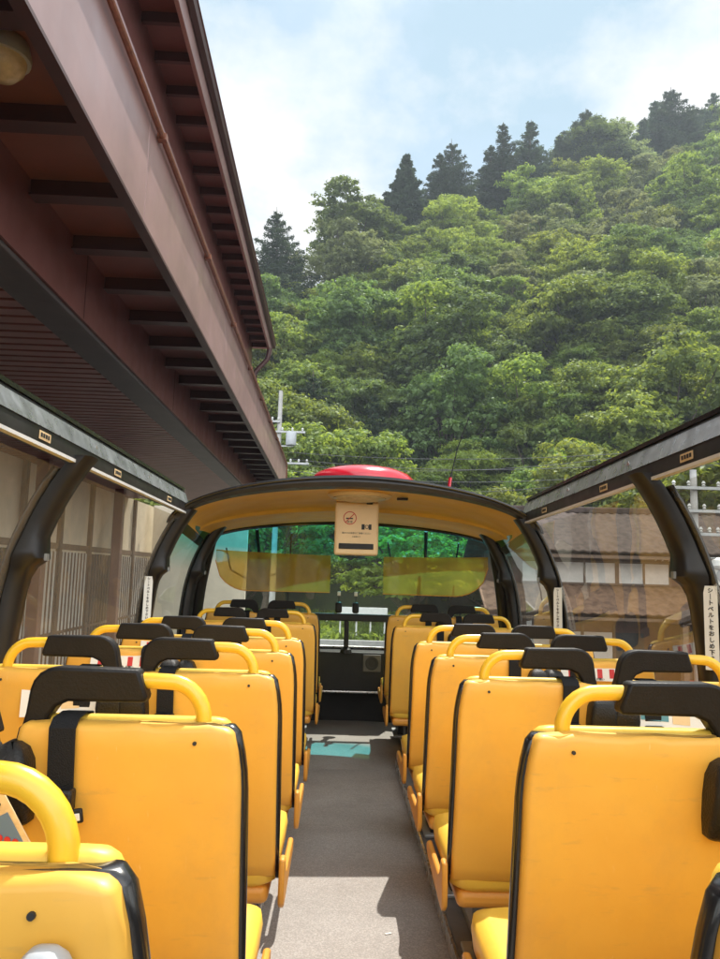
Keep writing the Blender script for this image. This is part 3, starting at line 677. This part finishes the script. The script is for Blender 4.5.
ZS = [.62, .72, .82, .92, 1.0, 1.08, 1.15, 1.20, 1.235, 1.265, 1.295, 1.34, 1.40, 1.46, 1.52, 1.575]
def sc_(z, off=0): # average for smoothness
    return (side_curve(z-.04)+side_curve(z)+side_curve(z+.04))/3 + off
for s in (-1, 1):
    sname = 'station' if s < 0 else 'house'
    MB().box(min(s*1.182, s*1.215), max(s*1.182, s*1.215), -3.2, 6.2, F-.1, F+.66).build('inner_side_panel', 'wall_grey', BUS, .005)
    MB().box(min(s*1.225, s*1.25), max(s*1.225, s*1.25), -3.3, 6.3, .35, F+.68).build('outer_side_panel', 'bus_paint', BUS)
    MB().box(min(s*1.17, s*1.252), max(s*1.17, s*1.252), -3.2, 6.2, F+.682, F+.715).build('window_sill', 'black', BUS, .006)
    ys = [-2.9, -1.04, .83, 2.70, YA+.02, YP]
    for k in range(5):
        y0, y1 = ys[k]+.0, ys[k+1]-.0
        zt = 1.575 if k < 4 else 1.63
        zz = [z for z in ZS if z >= .72] + ([1.62] if k == 4 else [])
        rings = [[(s*sc_(z, .0), y0, F+z), (s*sc_(z, 0), y1, F+z)] for z in zz]
        MB().loft(rings, False, False).build('window_pane', 'quarter_glass' if k == 4 else ('side_glass_pale' if s < 0 else 'side_glass'), BUS)
    for k, y in enumerate(ys):
        if k == 0: pass
        m = MB(); rings = []
        wy = .062 if k < 5 else .075
        for z in ZS + [1.62]:
            lump = .032*math.exp(-((z-1.27)/.035)**2)
            th = (.062 if z > 1.24 else .05) + lump*.8; ww = wy*(.9 if z > 1.24 else .8) + lump*.4
            x0 = sc_(z, -.006); x1 = x0 - th
            y_ = y - ww; yb = y + ww; c = .018
            rings.append([(s*x0, y_, F+z), (s*(x1+c), y_, F+z), (s*x1, y_+c, F+z), (s*x1, yb-c, F+z), (s*(x1+c), yb, F+z), (s*x0, yb, F+z)])
        if s < 0: rings = [r[::-1] for r in rings]
        p = m.loft(rings).build('window_pillar', 'pillar', BUS, ang=50)
        MB().box(min(s*(sc_(1.27)-.101), s*(sc_(1.27)-.092)), max(s*(sc_(1.27)-.101), s*(sc_(1.27)-.092)), y-.012, y+.012, F+1.258, F+1.282).build('bolt', 'steel', p)
        # outer black cover strip of the joint
        rr = [[(s*sc_(z, .012), y-wy*1.2, F+z), (s*sc_(z, .012), y+wy*1.2, F+z)] for z in ZS]
        MB().loft(rr, False, False).build('cover_strip', 'black_gloss', p, thick=.012)
        if k == 4 - 0 and False or (k == 3 and s > 0) or k == 4:
            # vertical seat-belt notice on the face of the pillar towards the rear
            z0, z1 = .80, 1.10
            xa = sc_(.95) - .052
            M = Matrix.Translation((s*xa, y - wy*.85 - .003, F+(z0+z1)/2)) @ Matrix.Rotation(R(90), 4, 'X')
            if k == 3: z0, z1, wdt = .955, 1.235, .044
            else: z0, z1, wdt = .975, 1.225, .050
            lab = MB(); xc = sc_(.95)-.038; yf = y - wy*.85 - .002
            # label wraps the inner rear corner, turned 35 degrees towards the aisle
            ang = R(35)*s
            Mx = Matrix.Translation((s*(xc-.008), yf-.008, F+(z0+z1)/2)) @ Matrix.Rotation(-ang, 4, 'Z')
            lab.box(-wdt/2, wdt/2, -.0015, .0, -(z1-z0)/2, (z1-z0)/2, Mx)
            l = lab.build('notice_strip', 'label_white', p)
            text_mesh('シ\n｜\nト\nベ\nル\nト\nを\nお\nし\nめ\n下\nさ\nい', (z1-z0)/15.2, 'lettering', 'ink', l, Mx @ Matrix.Translation((0, -.0022, 0)) @ Matrix.Rotation(R(90), 4, 'X'), bold=.0005, line=1.12)
    # top rail of the open roof
    prof_ = [(1.005, .395), (.995, .400), (.998, .452), (1.020, .520), (1.030, .545), (1.075, .545), (1.085, .50), (1.06, .40)]
    mk = lambda pts, mt, nm, par, yy0=-3.1, yy1=YA+.05: MB().prism([(x, CZ+z) for x, z in pts], lambda u, v, t: (s*u, t, v), yy0, yy1).build(nm, mt, par, ang=25)
    rl = mk([(1.012, .402), (.997, .405), (1.000, .454), (1.030, .535), (1.085, .535), (1.09, .42)], 'bus_black', 'roof_rail', BUS)
    mk([(.9985, .457), (.9965, .457), (1.0205, .522), (1.0225, .522)], 'rail_grey', 'grey_band', rl)
    mk([(1.014, .3935), (.992, .3935), (.992, .4045), (1.014, .4045)], 'strip_white', 'silver_strip', rl)
    mk([(1.024, .537), (1.06, .537), (1.06, .552), (1.024, .552)], 'black_gloss', 'seal', rl)
    for y in (1.2, 1.75, 2.37, 3.15, 4.1):
        lb = MB().box(-.045, .045, -.0008, .0008, -.013, .013, Matrix.Translation((s*.9955, y, CZ+.430)) @ Matrix.Rotation(R(90), 4, 'Z')).build('rail_label', 'label_amber', rl)
        q = MB()
        for i in range(4): q.box(-.036+.019*i, -.023+.019*i, -.0008, .0008, -.006, .007, Matrix.Translation((s*.9942, y, CZ+.430)) @ Matrix.Rotation(R(90), 4, 'Z'))
        q.build('lettering', 'ink', lb)
    for y in (1.95, 2.9, 3.7):
        MB().box(-.012, .012, -.001, .001, -.012, .012, Matrix.Translation((s*1.008, y, CZ+.485)) @ Matrix.Rotation(R(90), 4, 'Z') @ Matrix.Rotation(R(30), 4, 'Y')).build('catch', 'silver', rl)

# ---- front roof section
def sup(c, n): return math.copysign(abs(c)**(2/n), c)
def yfr(x): return 6.62 - .80*min(1, abs(x)/1.12)**2.4
def roof_pt(u, v, W0=1.03, W1=1.10, zb0=.37, zb1=.30, zt0=.583, zt1=.545, n=1.85, step=0):
    th = math.pi*(1-u); W = W0+(W1-W0)*v; x = W*sup(math.cos(th), n); f = abs(math.sin(th))**(2/n)
    y = YA + v*(yfr(x)-YA); zb = zb0+(zb1-zb0)*v; zt = zt0+(zt1-zt0)*v
    return (x, y, CZ + zb + (zt-zb)*f + step)
def ceil_fn(u, v):
    # v in rings; a pressed step crosses the ceiling half way to the screen
    vs = [0, .12, .25, .38, .46, .485, .50, .60, .75, .9, 1.0]; st = [0.0, .004, .006, .006, .004, -.002, -.026, -.018, -.012, -.006, 0]
    k = min(int(round(v*10)), 10); vv = vs[k]; c = 1 - abs(2*u-1)**3
    return roof_pt(u, vv - (0.16*abs(2*u-1)**2.2 if 0 < k < 10 else 0)*-1 * (1-vv) , step=st[k]*c)
MB().grid(ceil_fn, 48, 10).build('ceiling_panel', 'ceiling', BUS, ang=22)
def outer(u, v):
    x, y, z = roof_pt(u, v, 1.10, 1.15, .34, .26, .648, .60); return (x, y + v*.06, z)
MB().grid(outer, 48, 10).build('roof_shell', 'bus_black', BUS)
# arch band closing the rear edge
ar = []
for i in range(65):
    u = i/64; a = roof_pt(u, 0); b = roof_pt(u, 0, 1.105, 1.1, .335, .3, .650, .6)
    y = YA-.035
    ar.append([(a[0], y+.10, a[2]-.004), (a[0]*.998, y, a[2]-.002), (a[0]*.6+b[0]*.4, y-.012, a[2]*.6+b[2]*.4), (b[0], y, b[2]), (b[0]*1.004, y+.10, b[2]+.008)])
MB().loft(ar, True, True).build('rear_arch', 'bus_black', BUS, ang=35)
sl = []
for i in range(65):
    u = i/64; b = roof_pt(u, 0, 1.085, 1.1, .34, .3, .634, .6); sl.append((b[0], YA-.049, b[2]))
MB().tube(sl, .007, 6, False).build('arch_seal', 'black_gloss', BUS)
# ceiling lamp, catch, red hatch, aerial
lc = (.025, 4.90)
lm = MB().lathe([(.03, .01), (.20, .01), (.205, -.004), (.19, -.018), (.175, -.018)], (lc[0], lc[1], CZ+.575), 40).build('ceiling_lamp', 'box_cream', BUS)
MB().lathe([(.172, .0), (.165, -.022), (.10, -.036), (.01, -.040)], (lc[0], lc[1], CZ+.572), 40).build('lens', 'lamp_lens', lm)
MB().box(.26, .33, 4.86, 4.89, CZ+.548, CZ+.563).build('ceiling_catch', 'black', BUS, .004)
hx = .045
ht = MB().lathe([(.355, -.05), (.355, .012), (.345, .05), (.31, .085), (.24, .115), (.14, .135), (.01, .142)], (hx, 5.15, CZ+.655), 48).build('roof_hatch', 'red', BUS)
an = MB().tube([(.60, 5.0, CZ+.60), (.615, 5.0, CZ+.72)], .011, 8).build('aerial', 'red', BUS)
MB().tube([(.615, 5.0, CZ+.72), (.66, 5.0, CZ+.92), (.735, 5.0, CZ+1.13)], .004, 6).build('whip', 'black', an)

# ---- windscreen
def wtop(x): return (x, yfr(x)+.03)
def glass_fn(u, v):
    a = 2*u-1; th = math.pi*(1-u); xt, yt, zt = roof_pt(u, 1.0)
    # flatten so that the panel follows a smooth plan curve
    xb = 1.20*math.sin(a*math.pi/2)**1 if False else 1.205*(a if abs(a) < 1 else a)
    xb = 1.205*math.copysign(1-(1-abs(a))**1.35, a); yb = 6.98 - .95*abs(xb/1.205)**2.6; zb = CZ-.56
    t = v; bulge = .06*math.sin(math.pi*t)
    x = xb + (xt-xb)*t**1.6; y = yb + (yt+.02-yb)*t**1.3; z = zb + (zt+.01-zb)*t
    return (x*(1+bulge*.25*abs(a)), y+bulge*(1-abs(a)), z)
MB().grid(glass_fn, 44, 18).build('windscreen', 'front_glass', BUS)
def edge(t_list, r, nm, mt, par=BUS, seg=8): return MB().tube(t_list, r, seg).build(nm, mt, par)
edge([glass_fn(i/44, .985) for i in range(45)], .018, 'windscreen_seal', 'black_gloss')
edge([tuple(Vector(glass_fn(0.004, j/18)) + Vector((.03, -.03, 0))) for j in range(19)], .05, 'front_pillar', 'pillar', BUS, 10)
edge([tuple(Vector(glass_fn(.996, j/18)) + Vector((-.03, -.03, 0))) for j in range(19)], .05, 'front_pillar', 'pillar', BUS, 10)
# bulkhead below the glass
bh = []
for i in range(33):
    x = -1.19 + 2.38*i/32; yb = 6.93 - .95*abs(x/1.205)**2.6; bh.append([(x, yb, F+.03), (x, yb, CZ-.53), (x, yb+.12, CZ-.53), (x, yb+.12, F+.03)])
bk = MB().loft(bh).build('bulkhead', 'black', BUS)
MB().tube([(x, 6.925-.95*abs(x/1.205)**2.6, CZ-.527) for x in [-1.15+2.3*i/32 for i in range(33)]], .011, 8).build('silver_edge', 'silver', bk)
MB().box(-.36, .36, 6.62, 6.90, CZ-.88, CZ-.545).build('step_box', 'black', bk, .01)
MB().tube([(-.36, 6.60, CZ-.865), (.36, 6.60, CZ-.865)], .010, 8).build('silver_edge', 'silver', bk)
sp = MB().box(.12, .27, 6.600, 6.618, CZ-.70, CZ-.56).build('speaker_panel', 'wall_grey', bk, .006)
q = MB().lathe([(.055, 0), (.055, .006), (.045, .008), (.02, -.004)], (0, 0, 0), 24).build('cone', 'ink', sp); q.matrix_local = Matrix.Translation((.195, 6.598, CZ-.63)) @ Matrix.Rotation(R(90), 4, 'X')
# cross bar with centre post and two grab knobs
br = MB().box(-1.08, 1.08, 6.50, 6.54, CZ-.285, CZ-.225).build('front_bar', 'black', BUS, .008)
MB().box(-.045, -.005, 6.502, 6.538, CZ-.54, CZ-.286).build('post', 'black', br, .006)
MB().lathe([(.05, 0), (.045, .03), (.02, .05)], (-.025, 6.52, CZ-.545), 14).build('foot', 'black', br)
for x in (-.095, .045):
    k_ = MB().box(x-.028, x+.028, 6.49, 6.55, CZ-.222, CZ-.13).build('grab_knob', 'black', br, .018, seg=3)
    MB().box(x-.014, x+.014, 6.50, 6.53, CZ-.08, CZ-.045).build('marker_lamp', 'label_white', k_, .004); MB().box(x-.003, x+.003, 6.512, 6.518, CZ-.131, CZ-.079).build('stem', 'black', k_)
# amber sheets added inside the glass as stand-ins for yellow seat reflections
def reflection_sheet(x0, x1, rc, nm='yellow_reflection'):
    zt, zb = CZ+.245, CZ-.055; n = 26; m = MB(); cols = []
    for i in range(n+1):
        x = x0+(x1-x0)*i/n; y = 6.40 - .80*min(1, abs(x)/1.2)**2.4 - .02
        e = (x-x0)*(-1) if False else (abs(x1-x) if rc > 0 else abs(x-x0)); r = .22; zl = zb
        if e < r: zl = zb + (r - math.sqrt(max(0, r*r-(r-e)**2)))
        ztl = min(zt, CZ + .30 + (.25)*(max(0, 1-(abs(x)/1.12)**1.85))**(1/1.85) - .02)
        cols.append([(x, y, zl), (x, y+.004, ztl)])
    m.loft(cols, False, False); o = m.build(nm, 'amber_reflection', BUS)
    MB().tube([(c[0][0], c[0][1], c[0][2]) for c in cols], .0035, 6).build('reflection_edge', 'orange', o)
reflection_sheet(-1.02, -.17, -1); reflection_sheet(.26, 1.02, 1)
# dark tubes added outside the glass, standing in for mirrored seat trim
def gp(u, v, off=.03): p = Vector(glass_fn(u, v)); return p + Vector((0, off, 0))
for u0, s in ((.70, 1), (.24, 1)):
    w = MB().tube([gp(u0, .97), gp(u0+.005, .70), gp(u0+.01, .60)], [.015, .013, .009], 8).build('dark_reflection', 'black', BUS)
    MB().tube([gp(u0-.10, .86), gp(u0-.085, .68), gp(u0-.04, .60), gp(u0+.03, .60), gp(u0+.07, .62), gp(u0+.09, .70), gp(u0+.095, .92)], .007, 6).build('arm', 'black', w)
    MB().tube([gp(u0+.07, .62), gp(u0+.085, .45), gp(u0+.085, .36)], .006, 6).build('reflection_line', 'black', w)

# ---- monitor box with no-smoking notice
mb = empty('monitor_box', (.012, 5.02, CZ+.50)); mb.parent = BUS
cs = MB().box(-.142, .142, .0, .11, -.30, .045).build('case', 'box_cream', mb, .014, seg=3)
MB().box(-.125, .125, -.003, -.0005, -.262, -.0).build('face', 'box_cream', mb, .002)
MB().box(-.112, .112, -.009, -.0035, -.262, -.226).build('slot', 'black', mb, .003)
MB().box(-.145, .145, -.022, .10, .046, .066).build('top_shelf', 'box_cream', mb, .005)
MB().box(-.165, -.06, -.03, .05, .067, .105).build('camera_pod', 'black', mb, .016, seg=3)
MB().box(-.01, .05, -.025, .03, .067, .105).build('camera_pod', 'black', mb, .01)
MB().tube([(.04, .0, .11), (.085, -.01, .10), (.10, -.015, .07), (.105, -.012, .04)], .006, 6).build('cable', 'black', mb)
MB().box(.06, .10, -.03, -.0, .030, .060).build('plug', 'black', mb, .004)
def ring(cx, cz, r, w, y, nm, mt, par, seg=36):
    m = MB(); rr = [[(cx+a*math.cos(t), y, cz+a*math.sin(t)) for a in (r, r-w)] + [(cx+a*math.cos(t), y-.0012, cz+a*math.sin(t)) for a in (r-w, r)] for t in [2*math.pi*k/seg for k in range(seg+1)]]
    return m.loft(rr, False, True).build(nm, mt, par)
rg_ = ring(-.045, -.062, .043, .005, -.0045, 'no_smoking_sign', 'ink_red', mb)
MB().box(-.042, .042, -.0022, -.001, -.0025, .0025, Matrix.Translation((-.045, -.0048, -.062)) @ Matrix.Rotation(R(-45), 4, 'Y')).build('slash', 'ink_red', rg_)
MB().box(-.025, .02, -.0012, 0, -.003, .005, Matrix.Translation((-.045, -.0042, -.066))).build('cigarette', 'ink', rg_)
TX = Matrix.Rotation(R(90), 4, 'X')
ft = Matrix.Translation
text_mesh('禁煙', .018, 'lettering', 'ink', rg_, ft((-.045, -.0042, -.088)) @ TX)
pc_ = MB().box(.032, .052, -.0045, -.0035, -.135, -.100)
pc_.box(.078, .096, -.0045, -.0035, -.135, -.100).build('device_symbol', 'ink', mb)
ring(.066, -.117, .013, .004, -.0045, 'device_symbol', 'ink', mb, 16)
text_mesh('車内での喫煙はご遠慮ください', .0135, 'lettering', 'ink', mb, ft((0, -.0042, -.160)) @ TX)
text_mesh('お座席にて', .011, 'lettering', 'ink', mb, ft((0, -.0042, -.182)) @ TX)

# ================================================================ SEATS
def seat_ring(hw, y0, y1, z, r, n=4, s=1, cx=0):
    """rounded rectangle in plan, y0 rear .. y1 front"""
    p = rrect(2*hw, y1-y0, min(r, hw*.98, (y1-y0)/2*.98), n, 0, (y0+y1)/2); q = []
    for i, a in enumerate(p):
        b = p[(i+1) % len(p)]; q.append(a)
        if abs(a[0]-b[0]) > hw: q += [(a[0]+(b[0]-a[0])*k/14, a[1]+(b[1]-a[1])*k/14) for k in range(1, 14)]
    return [(cx+u, v, z) for u, v in q]
def hwid(z):  # half width of the backrest by height
    t = (z-.39)/.545
    return .208 - .003*t - (.014*max(0, (t-.80)/.20)**2)
def ycurve(z): t = (z-.39)/.545; return -.115*t - .012*math.sin(math.pi*t)
def make_seat(s):
    """s=+1: yellow handle and side plate at +x"""
    root = empty('bus_seat')
    n = 16
    # rear shell
    rings = []
    for i in range(n+1):
        t = i/n; z = .385 + .548*t; y = ycurve(z); hw = hwid(z) - .005; rings.append((hw, y, y+.035, z, .012))
    rr = [seat_ring(rings[0][0]-.006, rings[0][1]+.006, rings[0][2], .380, .010)] + [seat_ring(*q) for q in rings]
    hw, y0, y1, z, r = rings[-1]
    rr.append(seat_ring(hw-.004, y0+.003, y1, z+.006, .012)); rr.append(seat_ring(hw-.012, y0+.009, y1-.002, z+.011, .010))
    rr = [[(x, y, z + (.0022*math.sin(x*55+1)+.0018*math.sin(x*97))*max(0, min(1, (z-.92)/.02))) for x, y, z in q_] for q_ in rr]
    # gentle hollow and puckers of the moulded skin
    rr = [[(x, y - (.006*math.cos(min(1, abs(x)/.2)*math.pi/2) if y < y_mid else 0), z) for x, y, z in ring_] for ring_, y_mid in [(q, sum(p[1] for p in q)/len(q)) for q in rr]]
    sh = MB().loft(rr).build('rear_shell', 'seat_yellow', root, ang=60)
    # black band between shell and cushion
    rr = []
    for i in range(n+1):
        z = .39 + .540*i/n; y = ycurve(z); hw = hwid(z) + .004 + .003*math.sin(math.pi*i/n); rr.append(seat_ring(hw, y+.022, y+.050, z, .010))
    rr.append(seat_ring(hw-.012, y+.026, y+.056, z+.012, .012))
    MB().loft(rr).build('edge_band', 'black_gloss', root, ang=60)
    # front cushion
    rr = []
    for i in range(n+1):
        t = i/n; z = .40 + .535*t; y = ycurve(z); bul = .028*math.sin(math.pi*min(1, t*1.15)) ; rr.append(seat_ring(hwid(z)-.015, y+.046, y+.088+bul*.6, z, .022))
    rr.append(seat_ring(hwid(.935)-.018, y+.046, y+.084, .942, .02)); rr.append(seat_ring(hwid(.935)-.026, y+.049, y+.078, .948, .014)); rr.append(seat_ring(hwid(.935)-.042, y+.055, y+.070, .951, .007))
    bc = MB().loft(rr).build('backrest', 'seat_front', root, ang=70)
    # seat cushion
    rr = [seat_ring(.175, .02, .42, .345, .04), seat_ring(.205, .00, .455, .365, .05), seat_ring(.210, -.0, .465, .41, .05), seat_ring(.206, .00, .46, .437, .05), seat_ring(.175, .02, .43, .452, .05), seat_ring(.12, .08, .36, .446, .05)]
    MB().loft(rr).build('seat_cushion', 'seat_front', root, ang=70)
    MB().box(-.185, .185, .012, .40, .300, .352).build('seat_pan', 'orange', root, .02, seg=3)
    # rear kick panel, a little curved
    # side plate on the aisle side: low bar with a raised rear lug
    poly = [(-.02, .315), (-.028, .34), (-.022, .435), (.018, .437), (.035, .410), (.052, .388), (.085, .374), (.38, .372), (.41, .36), (.41, .335), (.38, .325), (.05, .302), (0, .300)]
    MB().prism(poly, lambda u, v, t: (t, u, v), s*.2155, s*.232).build('side_plate', 'orange', root, .006, seg=2)
    pc = arc(.055, .385, .024, 0, 360, 14)
    MB().prism(pc[:-1], lambda u, v, t: (t, u, v), s*.20, s*.224).build('pivot_cover', 'black', root)
    # pedestal
    MB().box(s*.06-.03, s*.06+.03, .08, .34, .055, .298).build('pedestal', 'black', root, .01)
    MB().box(s*.06-.06, s*.06+.06, .05, .38, .050, .066).build('foot_plate', 'steel', root, .004)
    # tubular handle and black head pad
    yt = ycurve(.935) + .050
    zc, rad = .945, .068; xr = s*.126
    path = [(xr, yt, .90), (xr, yt, .945)]
    for a in range(1, 9):
        an_ = R(a*11.25); path.append((xr - s*(rad*.95 - rad*.95*math.cos(an_)), yt, .945 + rad*math.sin(an_)))
    path += [(s*.03, yt, .945+rad+.001), (-s*.05, yt, .945+rad)]
    MB().tube(path, .0142, 14).build('handle', 'handle_yellow', root)
    poly = [(.010, 1.036), (-.132, 1.038)] + [(-.132-.050*math.sin(R(a)), .988+.050*math.cos(R(a))) for a in (20, 40, 60, 80)] + [(-.188, .955), (-.199, .915), (-.154, .915), (-.147, .950), (-.134, .968), (-.114, .977), (.024, .978), (.026, .990)]
    poly = [(s*a, b) for a, b in poly]
    if s < 0: poly = poly[::-1]
    MB().prism(poly, lambda u, v, t: (u, t + (v-.95)*-.15, v), yt-.020, yt+.022).build('head_pad', 'pad_black', root, .006, seg=2)
    MB().prism([(s*.120+.0035*math.cos(a), .916+.0035*math.sin(a)) for a in [k*math.pi/5 for k in range(10)]], lambda u, v, t: (u, t, v), ycurve(.916)-.0075, ycurve(.916)+.003).build('screw_hole', 'ink', root)
    # belt retractor at the outer shoulder
    xo = -s*.188
    rr = []
    for z, w, d in ((.772, .024, .022), (.780, .034, .030), (.81, .037, .040), (.85, .037, .046), (.885, .034, .046), (.905, .025, .038), (.914, .010, .020)):
        rr.append([(xo+u, ycurve(z)+.012-d/2*1.0+v, z) for u, v in rrect(w*2, d*2, .012, 3)])
    rt = MB().loft(rr).build('belt_retractor', 'black', root, ang=50)
    MB().box(xo-.014, xo+.014, ycurve(.8)-.040, ycurve(.8)-.036, .79, .83).build('belt_slot', 'grey_plastic' if False else 'rail_grey', rt, .002) if False else None
    # webbing over the top of the backrest and its buckle
    xs = -s*.105; w = .023; zt = .947
    sec = [(ycurve(.945)+.085, .90), (ycurve(.945)+.084, .953), (ycurve(.945)+.05, .957), (ycurve(.945)+.005, .953), (ycurve(.94)-.014, .938), (ycurve(.90)-.016, .90), (ycurve(.86)-.017, .86), (ycurve(.83)-.018, .835)]
    rr = [[(xs-w, y, z), (xs+w, y, z), (xs+w*.96, y-.003, z+.0015 if i < 5 else z), (xs-w*.96, y-.003, z+.0015 if i < 5 else z)] for i, (y, z) in enumerate(sec)]
    sb = MB().loft(rr).build('seat_belt', 'webbing', root, ang=50)
    MB().box(xs-.026, xs+.026, ycurve(.82)-.040, ycurve(.82)-.010, .800, .838).build('buckle', 'black', sb, .005)
    return root
SR = make_seat(1); SL_ = make_seat(-1)
protoused = {1: False, -1: False}
rows = [.81, 1.52, 2.31, 3.02, 3.72, 5.20, 5.92]
rows_all = [-.72, .02] + rows
ordn = ['nearest', 'second', 'third', 'fourth', 'fifth', 'sixth', 'front']
seats = {}
for ri, y in enumerate(rows):
    z = F + .006
    if ri == 6: z = F + .045
    for side in (-1, 1):
        for place_ in ('aisle', 'window'):
            s = -side if place_ == 'aisle' else side
            x = (-.435 if side < 0 else .468) + (0 if place_ == 'aisle' else side*.436)
            pr_ = SR if s > 0 else SL_
            if protoused[s]: o = copy_tree(pr_)
            else: o = pr_; protoused[s] = True
            o.location = (x, y, z); o.rotation_euler = (0, 0, R(rng.uniform(-.5, .5)))
            where = 'station side' if side < 0 else 'house side'
            rn = 'front row below the windscreen' if ri == 6 else ('nearest row' if ri == 0 else '%s row counted from the nearest' % ordn[ri])
            tag(o, 'yellow %s seat with black head pad, %s, %s' % (place_, where, rn), 'bus seat', 'yellow seats of the open bus deck')
            seats[(ri, side, place_)] = o
def leaflet(seat, design, x, z, w, h, tilt=0, y=None):
    y0 = (ycurve(z) if y is None else y)
    M = Matrix.Translation((x, y0-.012, z)) @ Matrix.Rotation(R(-12), 4, 'X') @ Matrix.Rotation(R(tilt), 4, 'Y')
    l = MB().box(-w/2, w/2, -.0012, 0, -h/2, h/2, M).build('leaflet', 'label_white', seat)
    def bit(x0, x1, z0, z1, m, nm='picture'): return MB().box(x0*w, x1*w, -.0024, -.0013, z0*h, z1*h, M).build(nm, m, l)
    if design == 0:
        bit(-.40, -.05, -.25, .20, 'ink_teal'); bit(.0, .22, -.3, .25, 'box_cream')
        MB().prism([(w*.34+.16*h*math.cos(a), .02+.3*h*math.sin(a)) for a in [k*math.pi/8 for k in range(16)]], lambda u, v, t: M @ Vector((u, t, v)), -.003, -.0013).build('picture', 'ink', l)
        text_mesh('座席のご案内', h*.16, 'lettering', 'ink', l, M @ ft((-w*.2, -.003, h*.36)) @ TX)
    else:
        for k in (-.36, -.2, .05, .22, .38): bit(k-.035, k+.035, -.3, .36, 'ink_red')
        text_mesh('注意  お願い', h*.2, 'lettering', 'ink', l, M @ ft((0, -.003, -h*.38)) @ TX)
for ri in range(1, 5):
    for side in (-1, 1):
        st = seats[(ri, side, 'window')]
        if ri in (1, 2): leaflet(st, 0, -side*.05, .868, .22, .085, 4*side)
        else: leaflet(st, 1, -side*.03, .90, .26, .05, 0)
# extra pieces that only single seats show
s1 = seats[(1, -1, 'aisle')]
tg = MB().box(-.145, -.066, ycurve(.79)-.032, ycurve(.79)-.026, .0, .0)
M = Matrix.Translation((.105-.2, ycurve(.79)-.03, .792)) @ Matrix.Rotation(R(-10), 4, 'Y')
MB().box(-.030, .034, -.004, .004, -.014, .010, M).build('belt_tongue_cover', 'black', s1, .003)
MB().box(-.022, .030, -.0065, -.0042, -.009, .003, M).build('white_tag', 'label_white', s1, .001)
M = Matrix.Translation((-.175, -.22, .80)) @ Matrix.Rotation(R(-28), 4, 'Y') @ Matrix.Rotation(R(10), 4, 'X')
lf = MB().box(-.11, .045, -.003, 0, -.075, .05, M).build('leaflet', 'label_amber', s1, .002)
MB().box(-.10, .036, -.0045, -.0032, -.06, .012, M).build('picture', 'paint_blue', lf)
for k in range(3): MB().prism([(.008+.009*k+.005*math.cos(a), -.018-.009*k+.006*math.sin(a)) for a in [j*math.pi/4 for j in range(8)]], lambda u, v, t: M @ Vector((u, t, v)), -.006, -.0047).build('picture', 'ink_red', lf)
text_mesh('ご案内 バスの窓から', .014, 'lettering', 'ink', lf, M @ ft((-.03, -.0034, .030)) @ TX)
MB().box(-.095, -.03, -.006, -.0047, -.05, -.005, M).build('picture', 'ink_teal', lf)
for key in ((0, 1, 'aisle'), (1, 1, 'aisle'), (4, 1, 'aisle'), (3, -1, 'aisle'), (5, 1, 'window')):
    for ch in list(seats[key].children):
        if ch.name.startswith('seat_belt'):
            for g_ in list(ch.children): bpy.data.objects.remove(g_)
            bpy.data.objects.remove(ch)
for ch in seats[(1, 1, 'aisle')].children:
    if ch.name.startswith('belt_retractor'): ch.location.x -= .042
s0 = seats[(0, -1, 'aisle')]
rr = []
for z, w, d in ((.80, .026, .026), (.850, .026, .026), (.872, .0235, .0235), (.886, .018, .018), (.893, .011, .011), (.895, .004, .004)):
    rr.append([(.138+u, ycurve(z)-.024+v, z+.004) for u, v in rrect(w*2, d*2, min(.016, w*.7), 5)])
gk = MB().loft(rr).build('grip_knob', 'grey_plastic', s0, ang=60)
MB().box(.1445, .1455, ycurve(.87)-.048, ycurve(.87)-.043, .79, .875).build('seam', 'ink', gk)
# engraved maker patch line low on the near house-side seat back
sR = seats[(0, 1, 'aisle')]
Mp = Matrix.Translation((-.056, ycurve(.667)-.0085, .667)) @ Matrix.Rotation(R(-12), 4, 'X')
mp_ = MB().box(-.030, .030, -.0012, .002, -.011, .011, Mp).build('maker_patch', 'orange', sR, .001)
text_mesh('BUS SEAT', .010, 'lettering', 'seat_yellow', mp_, Mp @ ft((0, -.0016, 0)) @ TX) if False else None
for zz_, xx_, L_, tl_ in ((.885, -.075, .09, 3), (.60, -.02, .10, -8), (.56, -.07, .07, 14), (.53, .03, .11, -4)):
    Mq = Matrix.Translation((xx_, ycurve(zz_)-.0065, zz_)) @ Matrix.Rotation(R(-12), 4, 'X') @ Matrix.Rotation(R(tl_), 4, 'Y')
    MB().tube([Mq @ Vector((L_*(k/10-.5), .0035+.0035*abs(k/5-1)**2, .004*math.sin(k*.6))) for k in range(11)], [.0015+.004*math.sin(math.pi*k/10) for k in range(11)], 8).build('crease', 'seat_yellow', sR)
# rubbish: a paper scrap on the aisle floor
sc2 = MB().box(-.012, .012, -.004, .004, 0, .002, Matrix.Translation((.13, 2.9, F+.001)) @ Matrix.Rotation(R(25), 4, 'Z')).build('paper_scrap', 'label_white'); tag(sc2, 'tiny white paper scrap on the sunlit aisle floor', 'paper scrap')
HAZE = .0006

# ================================================================ AIR
hz = MB().box(-160, 190, -40, 240, -3, 150).build('haze', 'ink', smooth=False); tag(hz, kind='stuff')
hm = bpy.data.materials.new('haze'); hm.use_nodes = True; ht_ = hm.node_tree; ht_.nodes.clear()
ho = ht_.nodes.new('ShaderNodeOutputMaterial'); hv = ht_.nodes.new('ShaderNodeVolumePrincipled')
hv.inputs['Color'].default_value = (.78, .88, 1, 1); hv.inputs['Density'].default_value = HAZE; hv.inputs['Anisotropy'].default_value = .3
ht_.links.new(hv.outputs[0], ho.inputs['Volume']); hz.data.materials.clear(); hz.data.materials.append(hm)
